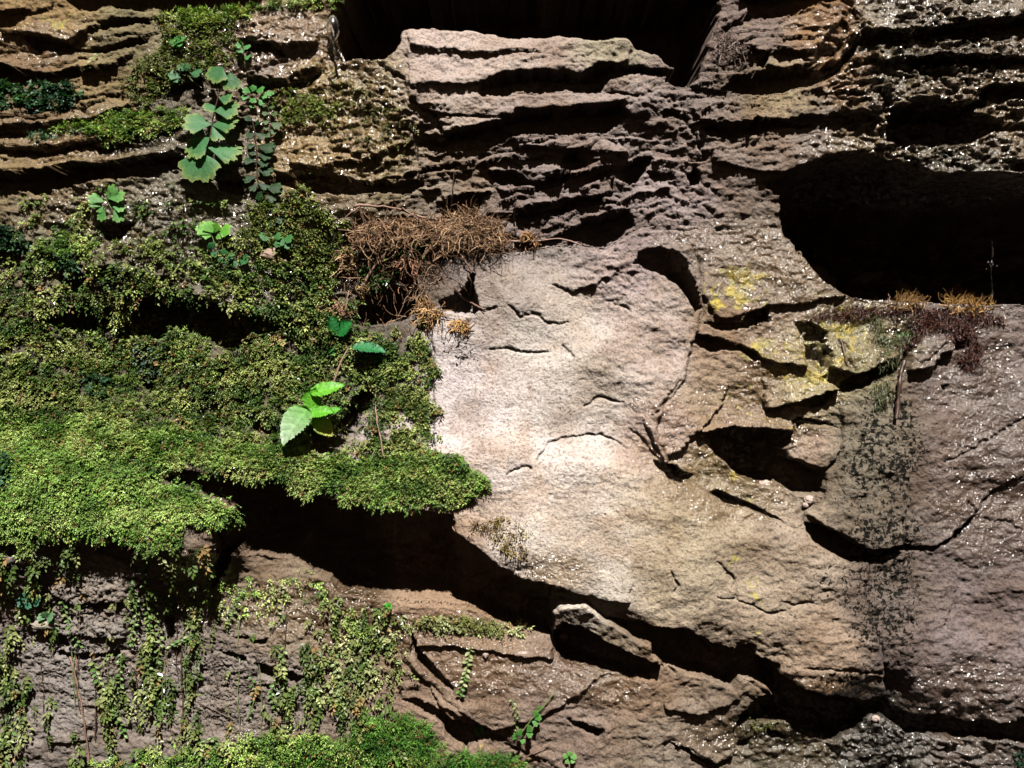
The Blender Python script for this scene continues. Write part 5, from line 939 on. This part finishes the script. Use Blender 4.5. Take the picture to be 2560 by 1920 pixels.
# creeping strands with paired leaflets, each leaf an object of its own
def unit_leaf():
    vs, f = [], []
    for i in range(5):
        t = i / 4; hw = .30 * sin(pi * min(1, t * .9 + .06)) if i < 4 else 0.02
        for x in (-1, 0, 1): vs.append((x * hw, t, .10 * abs(x) - .14 * t * t))
    for i in range(4):
        for j in range(2): f.append((i * 3 + j, i * 3 + j + 1, i * 3 + j + 4, i * 3 + j + 3))
    return vs, f
LV, LF = unit_leaf(); LMESH = []
for c in [(.09, .17, .035), (.17, .22, .065), (.06, .14, .02), (.24, .26, .11)]:
    me0 = mesh_np('leaflet', LV, LF, MOSS, None, np.tile(c, (len(LV), 1)), smooth=True); LMESH.append(me0.data); bpy.data.objects.remove(me0)
ST_ = [
 ('G 815,400 830,600 860,800 880,1000', 24, 13, 0), ('G 770,620 790,760 760,900 740,960', 18, 13, 0), ('G 930,440 960,520 940,600', 10, 13, 3), ('G 880,640 900,800 930,940 900,1060', 18, 12, 1),
 ('G 360,700 390,800 420,900 470,970', 16, 12, 0), ('G 540,1050 570,1150 610,1250 640,1330', 18, 15, 1), ('G 600,1230 640,1330 700,1400 720,1480', 16, 14, 0), ('G 30,1050 20,1150 40,1250', 12, 14, 1), ('G 120,1300 100,1400 60,1480 50,1600', 14, 15, 3),
 ('G 20,1450 40,1540 30,1640', 10, 15, 1), ('G 700,1000 690,1120 700,1230', 12, 12, 0), ('G 860,1060 840,1180 850,1290', 12, 13, 1), ('G 940,1130 930,1270 940,1400', 12, 10, 0), ('G 1640,960 1620,1060 1640,1180 1680,1260', 14, 14, 1),
 ('G 1770,1050 1780,1160 1850,1260', 12, 13, 1), ('G 1600,1150 1560,1230 1600,1330', 12, 13, 0), ('G 1900,1180 1960,1260 1980,1350', 12, 14, 3), ('G 1450,1130 1470,1250 1430,1380', 12, 10, 2), ('G 1300,850 1340,780 1370,700 1400,620', 14, 10, 0), ('G 980,960 1060,920 1130,880', 12, 12, 0),
 ('H 870,960 850,1060 830,1160 800,1240', 20, 13, 3), ('H 330,740 340,820 310,900', 12, 13, 3), ('H 420,880 400,960 440,1060', 10, 13, 3), ('H 180,900 160,1000 190,1100', 12, 13, 3), ('H 80,980 90,1080 140,1160', 10, 13, 1), ('H 60,1260 120,1180 180,1120', 10, 13, 1),
 ('H 240,940 260,1030 320,1130', 12, 13, 1), ('H 1100,1260 1140,1340 1120,1400 1150,1480', 10, 9, 1), ('D 1680,700 1620,760 1560,830', 10, 12, 0), ('G 1150,1520 1230,1480 1260,1560', 10, 12, 2), ('A 600,330 560,380 530,430', 9, 11, 3), ('A 1930,1050 1860,1140 1800,1220', 12, 11, 1),
]
import itertools
WHERE = ["beside the grey flaky stone", "down the left boulder side", "under the pointed moss cushion", "next to the wet mossy knob"]
for q, (s_, n, ll, ci) in enumerate(ST_):
    P0 = pts(s_)[0]
    fx = ' '.join([]) 
    Q = resample(pts(s_), 14); d = np.array([depth_at(x, y, 8) for x, y in Q]) + 7
    o = empty('creeping_strand', ray(Q[0][0], Q[0][1], d[0]))
    tag(o, None, 'creeper', 'creeping strands trailing over the stone')
    P = np.array([ray(x, y, dd) for (x, y), dd in zip(Q, d)])
    v, f = tube_arrays(P[None], np.full((1, 14), 1.0 * S), 4); st = mesh_np('stem', v, f, STEM, o, smooth=True); keep(st, o)
    for k in range(n):
        t = (k + .3) / n * 13; i = min(12, int(t)); a = P[i] + (P[i + 1] - P[i]) * (t - i); T = Vector(P[i + 1] - P[i]).normalized()
        side = 1 if k % 2 else -1
        g = (T * .35 + Vector((side, -.35 + random.gauss(0, .2), random.gauss(-.1, .25)))).normalized()
        up = Vector((random.gauss(0, .25), -.75, .65 + random.gauss(0, .2))); nn = (up - g * up.dot(g)).normalized(); sx = g.cross(nn)
        sc_ = ll * S * random.uniform(.75, 1.2)
        M = Matrix(((sx.x, g.x, nn.x, a[0]), (sx.y, g.y, nn.y, a[1]), (sx.z, g.z, nn.z, a[2]), (0, 0, 0, 1))) @ Matrix.Scale(sc_, 4)
        lf_ = bpy.data.objects.new('leaf', LMESH[ci if random.random() < .7 else random.randrange(4)]); link(lf_, o); lf_.matrix_parent_inverse = Matrix.Translation(-o.location); lf_.matrix_basis = M
SL = """bright leafy strand hanging straight down the right edge of the grey flaky stone|fresh green strand touching the lower right corner of the grey flaky stone|pale short strand just below the right end of the pointed moss cushion|leafy strand falling from the grey stone's right side to the sparkling wet spot
green strand crossing the dark slot at the left of the grey flaky stone|large leaved strand along the right edge of the bare lower left stone panel|green leafy strand ending right below the bare lower left stone panel|strand with stacked leaves at the very left edge of the picture|pale yellowing strand near the bottom left corner|short yellowish strand lowest at the left edge
short green strand between the two bare stone panels|leafy strand hanging beside the small bare stone spot|small leaved dark strand left of the right bare stone panel|pale leafy strand down the right side of the right bare stone panel|strand with round leaves in the shade below the dark ledge|green strand hugging the right border of the right bare stone panel
creamy leaved strand above the feathery bottom moss|thin dark strand on the edge of the right bare stone panel|fine strand climbing the glistening flat stone under the long shadow|bushy light strand on top of the wet knob at the lower left|upright pale strand standing alone on the middle of the wet slab|cream leaved strand by the bright clover leaf
cream leaved strand along the left edge of the wet slab|pale strand left of the wet slab halfway down|strand at the left foot of the long shadow over dark stone|slanting pale strand low between moss and wet slab|pale strand meeting the lower left corner of the wet slab|tiny thin strand on the lowest part of the wet slab
small strand over the dark recess beside the carpet moss|short green strand near the bottom edge under the right bare panel|tiny cream strand on the top left ledge below the long hole|fine yellow green strand slanting below the wet slope's dark band""".replace('\n', '|').split('|')
for o, l in zip([o for o in bpy.data.objects if o.name.startswith('creeping_strand')], SL): o['label'] = l

# ---------------------------------------------------------------- loose stones
def pebble(label, at, rx, ry, mat=PEBB, lift=3, name='pebble'):
    u, v = pts(at)[0]; d = depth_at(u, v, 4) + lift
    c = ray(u, v, d); vs = []; NA, NB = 14, 9
    for i in range(NB + 1):
        ph = pi * i / NB
        for j in range(NA):
            th = 2 * pi * j / NA; x, y, z = sin(ph) * cos(th), sin(ph) * sin(th), cos(ph)
            r = 1 + .22 * float(perlin(np.array([x * 2 + u]), np.array([z * 2 + y * 1.5 + v]), 7)[0])
            vs.append((c.x + x * rx * S * r, c.y + y * min(rx, ry) * S * r, c.z + z * ry * S * r))
    f = [(i * NA + j, i * NA + (j + 1) % NA, (i + 1) * NA + (j + 1) % NA, (i + 1) * NA + j) for i in range(NB) for j in range(NA)]
    return tag(mesh_np(name, vs, f, mat), label, 'pebble')
pebble('pale pink pebble on the lower rim of the black hole in the lichened rock', 'F 615,1585', 15, 9)
pebble('whitish pebble at the right foot of the black hole in the lichened rock', 'I 835,115', 12, 11)
pebble('small pebble stuck beside the whitish one below the black hole', 'I 815,145', 8, 7)
pebble('grey brown tongue shaped stone next to the pale lobed leaves at the lower left', 'G 260,835', 34, 12, plain('grey stone', (.24, .20, .16)), 8)
pebble('tiny white pebble on the middle shelf of the wet slab', 'H 955,1005', 8, 10, PEBB, 1)
pebble('small pink pebble on the right part of the wet slab shelf', 'H 1165,1000', 14, 5, PEBB, 1)
pebble('brown pebble lodged on the hook of the stone knob', 'H 1405,900', 12, 8, plain('brown stone', (.3, .2, .15)), 1)
pebble('brown round pebble beside the mossy recess on the left boulder', 'D 1650,190', 26, 17, plain('brown pebble stone', (.22, .15, .11)), 4)
pebble('tiny shiny pebble on top of the black streaked stone at the bottom', 'I 1220,1375', 10, 8, PEBB, 1)

# ---------------------------------------------------------------- falling water
gm, gnt, gb = newmat('water'); gb.inputs['Base Color'].default_value = (1, 1, 1, 1); gb.inputs['Roughness'].default_value = .22; gb.inputs['IOR'].default_value = 1.33; gb.inputs['Transmission Weight'].default_value = 1.0
def lathe(name, label, prof, depth, cat='water'):
    """prof: (x, y, radius) in picture units from top to bottom"""
    vs = []; NA = 12
    for x, y, r in prof:
        c = ray(x, y, depth)
        for j in range(NA): th = 2 * pi * j / NA; vs.append((c.x + cos(th) * r * S, c.y + sin(th) * r * S, c.z))
    f = [(i * NA + j, i * NA + (j + 1) % NA, (i + 1) * NA + (j + 1) % NA, (i + 1) * NA + j) for i in range(len(prof) - 1) for j in range(NA)]
    return tag(mesh_np(name, vs, f, gm, smooth=True), label, cat)
def bx(x, y): return (800 + x * .40687, y * .40687)
pr = []
for t in np.linspace(0, 1, 26):
    x, y = bx(82 + 60 * max(0, t - .5) ** 1.3, 90 + 310 * t)
    r = (15 * max(0, sin(pi * min(1, t / .52))) ** .7 if t < .5 else 0) + 3.2 + 1.2 * sin(t * 37) * (t > .45)
    pr.append((x, y, max(.3, r if 0.02 < t < .985 else .3)))
lathe('water_trickle', 'clear falling water drop drawing out into a trickle at the top of the black hollow', pr, depth_at(870, 165, 4) + 26)
pr = []
for t in np.linspace(0, 1, 34):
    y = 600 + 142 * t; r = .5 + 2.6 * math.exp(-((t - .22) / .10) ** 2) + 4.0 * math.exp(-((t - .42) / .05) ** 2) + 3.2 * math.exp(-((t - .95) / .03) ** 2) + .6 * sin(t * 50)
    pr.append((2479 + 1.5 * sin(t * 9), y, max(.4, r)))
lathe('water_drip', 'thin splashing water drip falling in front of the large black cavity', pr, depth_at(2478, 770, 4) + 12)
for k, (x, y, r, lb) in enumerate([(2470, 655, 2.4, 'tiny bead left of the upper splash of the water drip'), (2492, 664, 2.0, 'tiny bead right of the upper splash of the water drip'), (2466, 672, 1.6, 'tiniest bead lowest on the left of the splash')]):
    lathe('water_bead', lb, [(x, y - r, .1)] + [(x, y - r * cos(a), r * sin(a)) for a in (.5, 1.0, 1.57, 2.1, 2.6)] + [(x, y + r, .1)], depth_at(2478, 770, 4) + 12)
